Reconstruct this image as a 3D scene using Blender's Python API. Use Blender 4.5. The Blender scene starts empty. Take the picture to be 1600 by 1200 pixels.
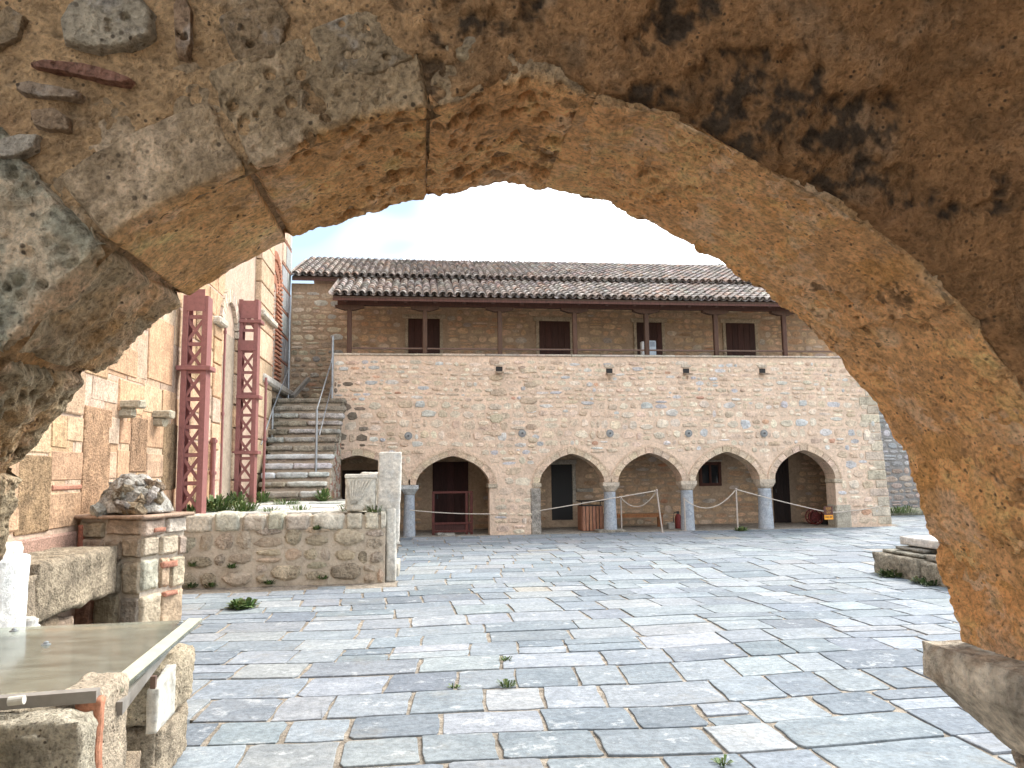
import bpy, math, random
import numpy as np
from mathutils import Matrix, Vector
from math import radians as rad, sin, cos, pi

scene = bpy.context.scene
COL = scene.collection
# ------------------------------------------------------------------ camera
CAMPOS = Vector((0.0, 0.0, 1.65))
CAMROT = Matrix.Rotation(rad(-7.0), 3, 'Z') @ Matrix.Rotation(rad(96.5), 3, 'X') @ Matrix.Rotation(rad(-0.7), 3, 'Z')
cd = bpy.data.cameras.new('camera'); cam = bpy.data.objects.new('camera', cd); COL.objects.link(cam)
cd.sensor_fit = 'HORIZONTAL'; cd.sensor_width = 36.0; cd.lens = 27.0
cd.clip_start = 0.05; cd.clip_end = 2000.0
cam.matrix_world = Matrix.Translation(CAMPOS) @ CAMROT.to_4x4()
scene.camera = cam
# ------------------------------------------------------------------ sky, sun, exposure
SUN = Vector((0.58, 0.36, 0.73)).normalized()          # direction towards the sun
world = bpy.data.worlds.new('World'); scene.world = world; world.use_nodes = True
wn, wl = world.node_tree.nodes, world.node_tree.links
wn.clear()
sky = wn.new('ShaderNodeTexSky'); sky.sky_type = 'NISHITA'; sky.sun_disc = False
sky.sun_elevation = math.asin(SUN.z); sky.sun_rotation = math.atan2(SUN.x, SUN.y)
sky.air_density = 1.0; sky.dust_density = 2.0
wtc = wn.new('ShaderNodeTexCoord'); wno = wn.new('ShaderNodeTexNoise')
wno.inputs['Scale'].default_value = 2.1; wno.inputs['Detail'].default_value = 2.5; wno.inputs['Roughness'].default_value = 0.55
wmp = wn.new('ShaderNodeMapping'); wmp.inputs['Scale'].default_value = (1, 1, 2.6); wmp.inputs['Location'].default_value = (0.76, 0.1, 0.1)
wl.new(wtc.outputs['Generated'], wmp.inputs['Vector']); wl.new(wmp.outputs['Vector'], wno.inputs['Vector'])
wrp = wn.new('ShaderNodeValToRGB')
wrp.color_ramp.elements[0].position = 0.40; wrp.color_ramp.elements[0].color = (0.08, 0.08, 0.08, 1)
wrp.color_ramp.elements[1].position = 0.64; wrp.color_ramp.elements[1].color = (0.96, 0.96, 0.96, 1)
wl.new(wno.outputs['Fac'], wrp.inputs['Fac'])
wmx = wn.new('ShaderNodeMix'); wmx.data_type = 'RGBA'
wl.new(wrp.outputs['Color'], wmx.inputs['Factor']); 
wsc = wn.new('ShaderNodeMix'); wsc.data_type = 'RGBA'; wsc.blend_type = 'MULTIPLY'; wsc.inputs['Factor'].default_value = 1.0
wsc.inputs['B'].default_value = (0.52, 0.57, 0.56, 1); wl.new(sky.outputs['Color'], wsc.inputs['A']); wl.new(wsc.outputs['Result'], wmx.inputs['A'])
wmx.inputs['B'].default_value = (9.8, 10.0, 10.2, 1)      # bright thin cloud
wbg = wn.new('ShaderNodeBackground'); wbg.inputs['Strength'].default_value = 0.1
wl.new(wmx.outputs['Result'], wbg.inputs['Color'])
wo = wn.new('ShaderNodeOutputWorld'); wl.new(wbg.outputs['Background'], wo.inputs['Surface'])
sd = bpy.data.lights.new('sun', 'SUN'); sd.energy = 1.5; sd.angle = rad(24); sd.color = (1.0, 0.95, 0.87)
sun = bpy.data.objects.new('sun', sd); COL.objects.link(sun); sun.location = (0, 0, 30)
sun.rotation_euler = (-SUN).to_track_quat('-Z', 'Y').to_euler()
vs = scene.view_settings
vs.view_transform = 'Standard'; vs.look = 'None'; vs.gamma = 1.0; vs.use_curve_mapping = False; vs.exposure = 1.95
scene.cycles.max_bounces = 6; scene.cycles.diffuse_bounces = 5; scene.cycles.adaptive_threshold = 0.025; scene.cycles.glossy_bounces = 2; scene.cycles.transparent_max_bounces = 6

def at(px, py, ax, val):
    """world point on the plane axis=val seen at photograph pixel (px, py)"""
    d = CAMROT @ Vector(((px - 800) / 1200.0, (600 - py) / 1200.0, -1.0))
    t = (val - CAMPOS[ax]) / d[ax]
    return CAMPOS + d * t

# ------------------------------------------------------------------ numpy noise
def _h(ix, iy, iz, s):
    with np.errstate(over='ignore'):
        n = (ix.astype(np.uint32) * np.uint32(374761393) + iy.astype(np.uint32) * np.uint32(668265263)
             + iz.astype(np.uint32) * np.uint32(2246822519) + np.uint32((s * 3266489917) & 0xffffffff))
        n = (n ^ (n >> np.uint32(13))) * np.uint32(1274126177)
        n = (n ^ (n >> np.uint32(16))) * np.uint32(2654435761)
        n = n ^ (n >> np.uint32(15))
    return (n & np.uint32(0xffffff)).astype(np.float64) / 16777215.0
def vnoise(p, s=0):
    i = np.floor(p).astype(np.int64); f = p - i; u = f * f * f * (f * (f * 6 - 15) + 10)
    r = 0
    for a in (0, 1):
        for b in (0, 1):
            for c in (0, 1):
                w = (u[:, 0] if a else 1 - u[:, 0]) * (u[:, 1] if b else 1 - u[:, 1]) * (u[:, 2] if c else 1 - u[:, 2])
                r = r + w * _h(i[:, 0] + a, i[:, 1] + b, i[:, 2] + c, s)
    return r * 2 - 1
def fbm(p, sc, o=4, s=0, g=0.5):
    r = np.zeros(len(p)); a = 1.0; t = 0
    q = p * sc
    for k in range(o):
        r += a * vnoise(q + k * 17.3, s + k); t += a; a *= g; q = q * 2.03
    return r / t
def worley(p, sc, s=0):
    q = p * sc; i = np.floor(q).astype(np.int64)
    best = np.full(len(p), 9.0); bid = np.zeros(len(p))
    for a in (-1, 0, 1):
        for b in (-1, 0, 1):
            for c in (-1, 0, 1):
                x, y, z = i[:, 0] + a, i[:, 1] + b, i[:, 2] + c
                d = np.sqrt((x + _h(x, y, z, s) - q[:, 0]) ** 2 + (y + _h(x, y, z, s + 1) - q[:, 1]) ** 2 + (z + _h(x, y, z, s + 2) - q[:, 2]) ** 2)
                m = d < best; best = np.where(m, d, best); bid = np.where(m, _h(x, y, z, s + 3), bid)
    return best, bid
def sst(a, b, x):
    t = np.clip((x - a) / (b - a), 0, 1); return t * t * (3 - 2 * t)
def pits(p, sc, s, frac, r):
    d, i = worley(p, sc, s)
    rr = r * (0.35 + 0.65 * (i / max(frac, 1e-3)))
    return np.where(i < frac, sst(1.0, 0.35, d / np.maximum(rr, 1e-3)), 0.0)
def mixc(a, b, f):
    return np.asarray(a) * (1 - f[:, None]) + np.asarray(b) * f[:, None]

# ------------------------------------------------------------------ mesh helpers
def mesh_obj(name, v, f, mat, parent=None, cols=None, smooth=False, seed=None):
    me = bpy.data.meshes.new(name)
    if isinstance(v, np.ndarray) and isinstance(f, np.ndarray):
        nv, nf, k = len(v), len(f), f.shape[1]
        me.vertices.add(nv); me.vertices.foreach_set('co', v.astype(np.float32).ravel())
        me.loops.add(nf * k); me.loops.foreach_set('vertex_index', f.astype(np.int32).ravel())
        me.polygons.add(nf); me.polygons.foreach_set('loop_start', np.arange(0, nf * k, k, dtype=np.int32))
        me.polygons.foreach_set('loop_total', np.full(nf, k, dtype=np.int32))
        me.update(calc_edges=True)
    else:
        me.from_pydata(v, [], f); me.update()
    n = len(v)
    if cols is None: cols = (0.5, 0.5, 0.5)
    c = np.ones((n, 4), np.float32)
    c[:, :3] = np.asarray(cols, np.float32) if np.ndim(cols) == 2 else np.tile(np.asarray(cols, np.float32), (n, 1))
    a = me.attributes.new('tint', 'FLOAT_COLOR', 'POINT'); a.data.foreach_set('color', c.ravel())
    if seed is not None:
        b = me.attributes.new('shift', 'FLOAT_VECTOR', 'POINT')
        b.data.foreach_set('vector', (np.asarray(seed, np.float32) if np.ndim(seed) == 2 else np.tile(np.asarray(seed, np.float32), (n, 1))).ravel())
    if smooth:
        me.polygons.foreach_set('use_smooth', np.ones(len(me.polygons), bool))
    me.materials.append(mat)
    o = bpy.data.objects.new(name, me); COL.objects.link(o)
    if parent is not None: link(o, parent)
    return o
def link(o, parent):
    o.parent = parent
    o.matrix_parent_inverse = parent_inv(parent)
_pi = {}
def parent_inv(p):
    m = Matrix.Identity(4); q = p
    ch = []
    while q is not None: ch.append(q); q = q.parent
    for q in reversed(ch): m = m @ (q.matrix_parent_inverse if q.parent else Matrix.Identity(4)) @ Matrix.LocRotScale(q.location, q.rotation_euler, q.scale)
    return m.inverted()
def tag(o, label=None, cat=None, group=None, kind=None):
    if label: o['label'] = label
    if cat: o['category'] = cat
    if group: o['group'] = group
    if kind: o['kind'] = kind
    return o
def thing(name, label, cat, loc=(0, 0, 0), group=None):
    o = bpy.data.objects.new(name, None); COL.objects.link(o); o.location = loc; o.empty_display_size = 0.2
    return tag(o, label, cat, group)

class MB:
    """collects shapes in world coordinates, builds ONE mesh object"""
    def __init__(s): s.v = []; s.f = []; s.c = []; s.s = []
    def add(s, vs_, fs_, col=(.5, .5, .5), shift=(0, 0, 0)):
        b = len(s.v); s.v += [tuple(x) for x in vs_]; s.f += [tuple(i + b for i in q) for q in fs_]
        s.c += [tuple(col)] * len(vs_); s.s += [tuple(shift)] * len(vs_)
        return s
    def build(s, name, mat, parent=None, smooth=False):
        return mesh_obj(name, s.v, s.f, mat, parent, np.array(s.c), smooth, np.array(s.s))
    # --- shapes
    def box(s, lo, hi, col=(.5, .5, .5), bev=0.0, rng=None, jit=0.0, M=None, shift=None):
        lo, hi = Vector(lo), Vector(hi); c = (lo + hi) / 2; h = (hi - lo) / 2
        b = min(bev, min(h) * 0.45)
        pts = []; F = []
        if b <= 0:
            for x in (-1, 1):
                for y in (-1, 1):
                    for z in (-1, 1): pts.append(Vector((x * h.x, y * h.y, z * h.z)))
            F = [(0, 1, 3, 2), (4, 6, 7, 5), (0, 4, 5, 1), (2, 3, 7, 6), (0, 2, 6, 4), (1, 5, 7, 3)]
        else:
            idx = {}
            for sx in (-1, 1):
                for sy in (-1, 1):
                    for sz in (-1, 1):
                        for a in range(3):
                            q = Vector((sx * h.x, sy * h.y, sz * h.z))
                            for k in range(3):
                                if k != a: q[k] -= (sx, sy, sz)[k] * b
                            idx[(sx, sy, sz, a)] = len(pts); pts.append(q)
            for a in range(3):
                u, w = (a + 1) % 3, (a + 2) % 3
                for sg in (-1, 1):
                    q = []
                    for (su, sw) in ((-1, -1), (1, -1), (1, 1), (-1, 1)):
                        k = [0, 0, 0]; k[a] = sg; k[u] = su; k[w] = sw; q.append(idx[(k[0], k[1], k[2], a)])
                    F.append(tuple(q) if sg > 0 else tuple(reversed(q)))
                for su in (-1, 1):
                    for sw in (-1, 1):
                        k0 = [0, 0, 0]; k0[u] = su; k0[w] = sw
                        k0[a] = -1; i = idx[(*k0, u)]; j = idx[(*k0, w)]
                        k0[a] = 1; m = idx[(*k0, w)]; n = idx[(*k0, u)]
                        F.append((i, j, m, n) if su * sw < 0 else (n, m, j, i))
            for sx in (-1, 1):
                for sy in (-1, 1):
                    for sz in (-1, 1):
                        q = tuple(idx[(sx, sy, sz, a)] for a in range(3)); F.append(q if sx * sy * sz > 0 else q[::-1])
        if rng and jit: pts = [p + Vector((rng.uniform(-jit, jit), rng.uniform(-jit, jit), rng.uniform(-jit, jit))) for p in pts]
        if M is not None: pts = [c + (M @ p) for p in pts]
        else: pts = [c + p for p in pts]
        if shift is None: shift = (rng.uniform(-50, 50), rng.uniform(-50, 50), rng.uniform(-50, 50)) if rng else (0, 0, 0)
        return s.add(pts, F, col, shift)
    def bar(s, a, b, w, h=None, col=(.5, .5, .5), up=(0, 0, 1)):
        a, b = Vector(a), Vector(b); h = h or w; d = (b - a); L = d.length; d.normalize()
        u = Vector(up)
        if abs(u.dot(d)) > 0.97: u = Vector((0, 1, 0))
        x = d.cross(u).normalized(); y = x.cross(d)
        P = [a + x * (i * w / 2) + y * (j * h / 2) + d * (k * L) for k in (0, 1) for (i, j) in ((-1, -1), (1, -1), (1, 1), (-1, 1))]
        return s.add(P, [(3, 2, 1, 0), (4, 5, 6, 7), (0, 1, 5, 4), (1, 2, 6, 5), (2, 3, 7, 6), (3, 0, 4, 7)], col)
    def tube(s, pts, r, n=8, col=(.5, .5, .5), cap=True, radii=None):
        pts = [Vector(p) for p in pts]; P = []; F = []
        for i, p in enumerate(pts):
            d = (pts[min(i + 1, len(pts) - 1)] - pts[max(i - 1, 0)]).normalized()
            u = Vector((0, 0, 1)) if abs(d.z) < 0.9 else Vector((1, 0, 0))
            x = d.cross(u).normalized(); y = d.cross(x)
            rr = radii[i] if radii else r
            for k in range(n): a = 2 * pi * k / n; P.append(p + x * (cos(a) * rr) + y * (sin(a) * rr))
        for i in range(len(pts) - 1):
            for k in range(n): F.append((i * n + k, i * n + (k + 1) % n, (i + 1) * n + (k + 1) % n, (i + 1) * n + k))
        if cap: F.append(tuple(range(n))[::-1]); F.append(tuple((len(pts) - 1) * n + k for k in range(n)))
        return s.add(P, F, col)
    def lathe(s, c, prof, n=20, col=(.5, .5, .5), rng=None, jit=0, lean=(0, 0)):
        P = []; F = []
        z0 = prof[0][1]
        for (r, z) in prof:
            for k in range(n):
                a = 2 * pi * k / n; rr = r + (rng.uniform(-jit, jit) if rng else 0)
                P.append((c[0] + cos(a) * rr + lean[0] * (z - z0), c[1] + sin(a) * rr + lean[1] * (z - z0), c[2] + z))
        for i in range(len(prof) - 1):
            for k in range(n): F.append((i * n + k, i * n + (k + 1) % n, (i + 1) * n + (k + 1) % n, (i + 1) * n + k))
        F.append(tuple(range(n))[::-1]); F.append(tuple((len(prof) - 1) * n + k for k in range(n)))
        return s.add(P, F, col)
    def stone(s, poly, O, U, V, N, rng, proud, back=0.05, inset=0.02, col=(.5, .5, .5), bulge=0.3):
        """a rubble stone: outline poly (u,v), face pushed 'proud' along N"""
        O, U, V, N = Vector(O), Vector(U), Vector(V), Vector(N)
        cu = sum(p[0] for p in poly) / len(poly); cv = sum(p[1] for p in poly) / len(poly); n = len(poly)
        P = []; F = []
        def pt(u, v, w): return O + U * u + V * v + N * w
        for (u, v) in poly: P.append(pt(u, v, -back))
        for (u, v) in poly: P.append(pt(u, v, proud * rng.uniform(0.3, 0.6)))
        for (u, v) in poly:
            du, dv = cu - u, cv - v; L = math.hypot(du, dv) or 1
            k = min(inset / L, 0.45); P.append(pt(u + du * k, v + dv * k, proud * rng.uniform(0.75, 1.15)))
        P.append(pt(cu, cv, proud * (1 + rng.uniform(0, bulge))))
        for i in range(n):
            j = (i + 1) % n
            F += [(i, j, n + j, n + i), (n + i, n + j, 2 * n + j, 2 * n + i), (2 * n + i, 2 * n + j, 3 * n)]
        return s.add(P, F, col, (rng.uniform(-50, 50), rng.uniform(-50, 50), rng.uniform(-50, 50)))

def blob(x0, x1, y0, y1, rng, n=8, e=3.2, jit=0.10):
    """irregular rounded outline that fills a cell"""
    cx, cy, hx, hy = (x0 + x1) / 2, (y0 + y1) / 2, (x1 - x0) / 2, (y1 - y0) / 2
    out = []; a0 = rng.uniform(-0.25, 0.25)
    for k in range(n):
        a = a0 + 2 * pi * (k + 0.5) / n + rng.uniform(-0.14, 0.14)
        c, s_ = cos(a), sin(a)
        r = (abs(c) ** e + abs(s_) ** e) ** (-1 / e) * (1 - rng.uniform(0, 2 * jit))
        out.append((cx + hx * r * c, cy + hy * r * s_))
    return out
def courses(x0, x1, z0, z1, rng, h=(0.10, 0.22), w=(0.14, 0.42), gap=0.02, wav=0.03):
    """cells of irregular coursed rubble"""
    out = []; z = z0
    ph = rng.uniform(0, 9)
    while z < z1 - 0.04:
        hh = min(rng.uniform(*h), z1 - z); x = x0 + rng.uniform(-0.1, 0)
        while x < x1 - 0.05:
            ww = min(rng.uniform(*w) * (0.7 + hh / h[1] * 0.4), x1 - x)
            if ww < 0.07: break
            dz = wav * sin(x * 1.7 + ph + z * 0.8)
            a0, a1 = max(x, x0), x + ww
            r = rng.random()
            if hh > 0.16 and r < 0.22:
                m = z + hh * rng.uniform(0.4, 0.6)
                out.append((a0, a1 - gap, z + dz, m - gap / 2 + dz)); out.append((a0, a1 - gap, m + gap / 2 + dz, z + hh - gap + dz))
            else:
                sh = rng.uniform(0, 0.18) * hh
                out.append((a0, a1 - gap, z + sh * rng.random() + dz, z + hh - gap - sh * rng.random() + dz))
            x += ww
        z += hh
    return out

# ------------------------------------------------------------------ materials
class NT:
    def __init__(s, name):
        s.m = bpy.data.materials.new(name); s.m.use_nodes = True
        s.n, s.l = s.m.node_tree.nodes, s.m.node_tree.links
        s.b = s.n['Principled BSDF']; s.out = s.n['Material Output']
    def node(s, t, **kw):
        x = s.n.new(t)
        for k, v in kw.items():
            if k in x.inputs.keys(): x.inputs[k].default_value = v
            else: setattr(x, k, v)
        return x
    def pos(s, stretch=(1, 1, 1), shift=False, rot=(0, 0, 0)):
        g = s.node('ShaderNodeNewGeometry'); src = g.outputs['Position']
        if shift:
            a = s.node('ShaderNodeAttribute', attribute_name='shift')
            v = s.node('ShaderNodeVectorMath', operation='ADD'); s.l.new(src, v.inputs[0]); s.l.new(a.outputs['Vector'], v.inputs[1]); src = v.outputs[0]
        m = s.node('ShaderNodeMapping'); m.inputs['Scale'].default_value = stretch; m.inputs['Rotation'].default_value = rot
        s.l.new(src, m.inputs['Vector']); return m.outputs['Vector']
    def noise(s, vec, scale, detail=5, rough=0.55, dist=0.0):
        x = s.node('ShaderNodeTexNoise'); x.inputs['Scale'].default_value = scale; x.inputs['Detail'].default_value = detail
        x.inputs['Roughness'].default_value = rough; x.inputs['Distortion'].default_value = dist
        s.l.new(vec, x.inputs['Vector']); return x.outputs['Fac']
    def vor(s, vec, scale, feature='F1'):
        x = s.node('ShaderNodeTexVoronoi', feature=feature); x.inputs['Scale'].default_value = scale
        s.l.new(vec, x.inputs['Vector']); return x.outputs['Distance']
    def ramp(s, fac, stops):
        x = s.node('ShaderNodeValToRGB'); e = x.color_ramp.elements
        while len(e) < len(stops): e.new(0.5)
        for q, (p, c) in zip(e, stops):
            q.position = p; q.color = (*c, 1) if not isinstance(c, (int, float)) else (c, c, c, 1)
        s.l.new(fac, x.inputs['Fac']); return x.outputs['Color']
    def mix(s, a, b, fac, mode='MIX'):
        x = s.node('ShaderNodeMix', data_type='RGBA', blend_type=mode)
        for k, v in (('Factor', fac), ('A', a), ('B', b)):
            if isinstance(v, (int, float)): x.inputs[k].default_value = v
            elif isinstance(v, tuple): x.inputs[k].default_value = (*v, 1)
            else: s.l.new(v, x.inputs[k])
        return x.outputs['Result']
    def math(s, op, a, b=0.0):
        x = s.node('ShaderNodeMath', operation=op)
        for i, v in enumerate((a, b)):
            if isinstance(v, (int, float)): x.inputs[i].default_value = v
            else: s.l.new(v, x.inputs[i])
        return x.outputs[0]
    def tint(s): return s.node('ShaderNodeAttribute', attribute_name='tint').outputs['Color']
    def bump(s, h, strength, dist, prev=None):
        x = s.node('ShaderNodeBump'); x.inputs['Strength'].default_value = strength; x.inputs['Distance'].default_value = dist
        s.l.new(h, x.inputs['Height'])
        if prev is not None: s.l.new(prev, x.inputs['Normal'])
        return x.outputs['Normal']
    def done(s, col, rough=0.85, normal=None, spec=0.3):
        if isinstance(col, tuple): s.b.inputs['Base Color'].default_value = (*col, 1)
        else: s.l.new(col, s.b.inputs['Base Color'])
        if isinstance(rough, (int, float)): s.b.inputs['Roughness'].default_value = rough
        else: s.l.new(rough, s.b.inputs['Roughness'])
        s.b.inputs['Specular IOR Level'].default_value = spec
        if normal is not None: s.l.new(normal, s.b.inputs['Normal'])
        return s.m
MAT = {}
def stone_mat(name, sc=1.0, var=(0.72, 1.22), dark=0.35, bump=0.5, dist=0.02, pit=0.0, lichen=None, rough=0.9, fine=(0.62, 1.0, 1.25), pore_shade=0):
    t = NT(name); p = t.pos(shift=True)
    n1 = t.noise(p, 3.0 * sc, 3, 0.6); n2 = t.noise(p, 16 * sc, 5, 0.68)
    c = t.mix(t.tint(), t.ramp(n1, [(0.3, var[0]), (0.7, var[1])]), 1.0, 'MULTIPLY')
    c = t.mix(c, t.ramp(n2, [(0.32, fine[0]), (0.5, fine[1]), (0.68, fine[2])]), 1.0, 'MULTIPLY')
    if dark:
        n4 = t.noise(t.pos((1, 1, 0.6)), 2.2 * sc, 5, 0.7)
        c = t.mix(c, (0.06, 0.05, 0.04), t.math('MULTIPLY', t.ramp(n4, [(0.56, 0.0), (0.74, 1.0)]), dark))
    if lichen:
        n5 = t.noise(t.pos(), 5 * sc, 5, 0.75)
        c = t.mix(c, lichen, t.math('MULTIPLY', t.ramp(n5, [(0.58, 0.0), (0.66, 1.0)]), 0.6))
    if pore_shade:  # dark dots painted in place of the shade inside small pores
        vx = t.node('ShaderNodeTexVoronoi', feature='F1'); vx.inputs['Scale'].default_value = pore_shade; t.l.new(p, vx.inputs['Vector'])
        sp = t.node('ShaderNodeSeparateColor'); t.l.new(vx.outputs['Color'], sp.inputs[0])
        on = t.math('MULTIPLY', t.ramp(vx.outputs['Distance'], [(0.22, 1.0), (0.36, 0.0)]), t.ramp(sp.outputs[0], [(0.62, 0.0), (0.70, 1.0)]))
        c = t.mix(c, (0.07, 0.05, 0.035), t.math('MULTIPLY', on, t.ramp(n1, [(0.42, 0.0), (0.60, 0.85)])))
    nm = t.bump(n2, bump, dist)
    if pit:
        v = t.vor(p, 38 * sc); vp = t.ramp(v, [(0.08, 0.0), (0.30, 1.0)])
        nm = t.bump(vp, pit, dist, nm)
    MAT[name] = t.done(c, rough, nm, 0.2); return MAT[name]
stone_mat('rubble_stone', 1.2, dark=0.2, bump=0.9, dist=0.05, fine=(0.68, 1.0, 1.2))
stone_mat('mortar', 0.9, (0.86, 1.12), dark=0.12, bump=0.7, dist=0.04, fine=(0.78, 1.0, 1.14))
stone_mat('old_stone', 1.8, (0.62, 1.3), dark=0.6, bump=1.0, dist=0.06, fine=(0.5, 1.0, 1.3))
stone_mat('porous', 4.6, (0.82, 1.2), dark=0.0, bump=1.0, dist=0.03, fine=(0.50, 1.0, 1.36), pore_shade=55)
stone_mat('plaster', 4.2, (0.84, 1.18), dark=0.0, bump=1.0, dist=0.035, fine=(0.52, 1.0, 1.34), pore_shade=80)
stone_mat('ashlar', 1.6, (0.78, 1.2), dark=0.4, bump=0.8, dist=0.03)
stone_mat('brick', 3.0, (0.75, 1.2), dark=0.2, bump=0.5, dist=0.01)
stone_mat('tile', 3.0, (0.78, 1.2), dark=0.25, bump=0.5, dist=0.015)
stone_mat('soil', 2.0, (0.6, 1.3), dark=0.5, bump=1.0, dist=0.04)

def marble(name, dark=0.3, stain=0.4):
    t = NT(name); p = t.pos((1, 1, 1), shift=True)
    w = t.noise(t.pos((1.0, 1.9, 1.5), shift=True, rot=(0, 0, 0.5)), 2.0, 6, 0.66, 1.4)
    n2 = t.noise(p, 24, 5, 0.72); n3 = t.noise(p, 5.0, 6, 0.74)
    c = t.mix(t.tint(), t.ramp(w, [(0.30, (0.74, 0.77, 0.80)), (0.5, (1, 1, 1)), (0.70, (1.20, 1.19, 1.17))]), 1.0, 'MULTIPLY')
    pale = t.ramp(n3, [(0.58, 0.0), (0.64, 1.0)])
    c = t.mix(c, t.mix(t.tint(), (0.50, 0.52, 0.53), 0.6), t.math('MULTIPLY', pale, 0.75))
    c = t.mix(c, t.ramp(n2, [(0.3, 0.66), (0.62, 1.12)]), 1.0, 'MULTIPLY')
    st = t.noise(t.pos(), 1.3, 6, 0.75)
    c = t.mix(c, (0.24, 0.20, 0.14), t.math('MULTIPLY', t.ramp(st, [(0.56, 0.0), (0.74, 1.0)]), stain))
    spk = t.math('MULTIPLY', t.ramp(n2, [(0.66, 0.0), (0.72, 1.0)]), dark)
    c = t.mix(c, (0.10, 0.09, 0.08), spk)
    h = t.math('ADD', t.math('MULTIPLY', n3, 0.6), t.math('MULTIPLY', n2, 0.4))
    nm = t.bump(h, 0.6, 0.03)
    MAT[name] = t.done(c, t.ramp(n3, [(0.3, 0.68), (0.7, 0.9)]), nm, 0.2); return MAT[name]
marble('slab_marble', 0.45, 0.35); marble('marble', 0.5, 0.75)

def simple(name, col=None, rough=0.6, metal=0.0, noise=0.25, nsc=20, bump=0.1, stretch=(1, 1, 1), rust=None):
    t = NT(name); p = t.pos(stretch, shift=True); n = t.noise(p, nsc, 6, 0.6)
    c = t.tint() if col is None else col
    c = t.mix(c, t.ramp(n, [(0.3, 1 - noise), (0.7, 1 + noise)]), 1.0, 'MULTIPLY')
    if rust:
        q = t.noise(t.pos(), 7, 8, 0.7); c = t.mix(c, rust, t.math('MULTIPLY', t.ramp(q, [(0.55, 0.0), (0.7, 1.0)]), 0.5))
    t.b.inputs['Metallic'].default_value = metal
    MAT[name] = t.done(c, rough, t.bump(n, bump, 0.01), 0.4); return MAT[name]
simple('wood', None, 0.75, 0, 0.4, 9, 0.3, (6, 6, 0.6))
simple('painted_steel', None, 0.55, 0, 0.18, 14, 0.12, rust=(0.16, 0.07, 0.05))
simple('steel', (0.30, 0.32, 0.34), 0.45, 0.85, 0.2, 12, 0.05)
simple('plain', None, 0.6, 0, 0.15, 18, 0.05)
simple('rope', None, 0.9, 0, 0.3, 90, 0.4)
t = NT('leaf'); n = t.noise(t.pos(), 25, 4)
c = t.mix(t.tint(), t.ramp(n, [(0.3, 0.6), (0.7, 1.35)]), 1.0, 'MULTIPLY')
t.done(c, 0.6, None, 0.3); t.b.inputs['Transmission Weight'].default_value = 0.0; t.b.inputs['Subsurface Weight'].default_value = 0.0
MAT['leaf'] = t.m
# dusty sheet of glass: clear body under a thin uneven film of dust
t = NT('dusty_glass'); t.n.remove(t.b)
gl = t.node('ShaderNodeBsdfGlass'); gl.inputs['IOR'].default_value = 1.25; gl.inputs['Roughness'].default_value = 0.06
gl.inputs['Color'].default_value = (0.92, 0.96, 0.90, 1)
tr = t.node('ShaderNodeBsdfTransparent'); tr.inputs['Color'].default_value = (0.88, 0.92, 0.86, 1)
m0 = t.node('ShaderNodeMixShader'); m0.inputs['Fac'].default_value = 0.75; t.l.new(gl.outputs[0], m0.inputs[1]); t.l.new(tr.outputs[0], m0.inputs[2])
df = t.node('ShaderNodeBsdfDiffuse'); df.inputs['Color'].default_value = (0.52, 0.56, 0.48, 1)
ns = t.noise(t.pos((1, 3, 1)), 3.5, 5, 0.7); dm = t.node('ShaderNodeMixShader'); t.l.new(t.ramp(ns, [(0.3, 0.10), (0.7, 0.30)]), dm.inputs['Fac'])
t.l.new(m0.outputs[0], dm.inputs[1]); t.l.new(df.outputs[0], dm.inputs[2])
gs = t.node('ShaderNodeBsdfGlossy'); gs.inputs['Roughness'].default_value = 0.12
fr = t.node('ShaderNodeFresnel'); fr.inputs['IOR'].default_value = 1.22
fm = t.node('ShaderNodeMixShader'); t.l.new(fr.outputs[0], fm.inputs['Fac']); t.l.new(dm.outputs[0], fm.inputs[1]); t.l.new(gs.outputs[0], fm.inputs[2])
t.l.new(fm.outputs[0], t.out.inputs['Surface']); MAT['dusty_glass'] = t.m
simple('glass_strip', (0.50, 0.50, 0.40), 0.35, 0, 0.12, 12, 0.03)
t = NT('window_glass'); MAT['window_glass'] = t.done((0.02, 0.025, 0.03), 0.08, None, 0.6)

def jitc(c, rng, a=0.12, b=0.04):
    k = 1 + rng.uniform(-a, a)
    return tuple(max(0.005, x * k * (1 + rng.uniform(-b, b))) for x in c)
X, Y, Z = Vector((1, 0, 0)), Vector((0, 1, 0)), Vector((0, 0, 1))
def proj(p):
    q = CAMROT.transposed() @ (Vector(p) - CAMPOS)
    if q.z > -0.05: return None
    return (800 - 1200 * q.x / q.z, 600 + 1200 * q.y / q.z, -q.z)

# ================================================================== GROUND
rng = random.Random(11)
gx = [-400, -6.0, -2.45, -1.5, 400]; gy = [-400, 2.4, 5.7, 8.6, 400]
g = MB()
pit = {(1, 1), (2, 1), (1, 2)}
def gq(i, j, z): g.add([(gx[i], gy[j], z), (gx[i + 1], gy[j], z), (gx[i + 1], gy[j + 1], z), (gx[i], gy[j + 1], z)], [(0, 1, 2, 3)], (0.36, 0.315, 0.26))
for i in range(4):
    for j in range(4): gq(i, j, -0.7 if (i, j) in pit else -0.011)
def gw(a, b): g.add([(*a, -0.7), (*b, -0.7), (*b, -0.011), (*a, -0.011)], [(0, 1, 2, 3)], (0.26, 0.22, 0.17))
for a, b in (((-6, 2.4), (-1.5, 2.4)), ((-1.5, 2.4), (-1.5, 5.7)), ((-1.5, 5.7), (-2.45, 5.7)), ((-2.45, 5.7), (-2.45, 8.6)), ((-2.45, 8.6), (-6, 8.6)), ((-6, 8.6), (-6, 2.4))): gw(a, b)
tag(g.build('ground', MAT['soil']), 'sandy earth and mortar bed under the courtyard paving', kind='structure')

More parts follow.
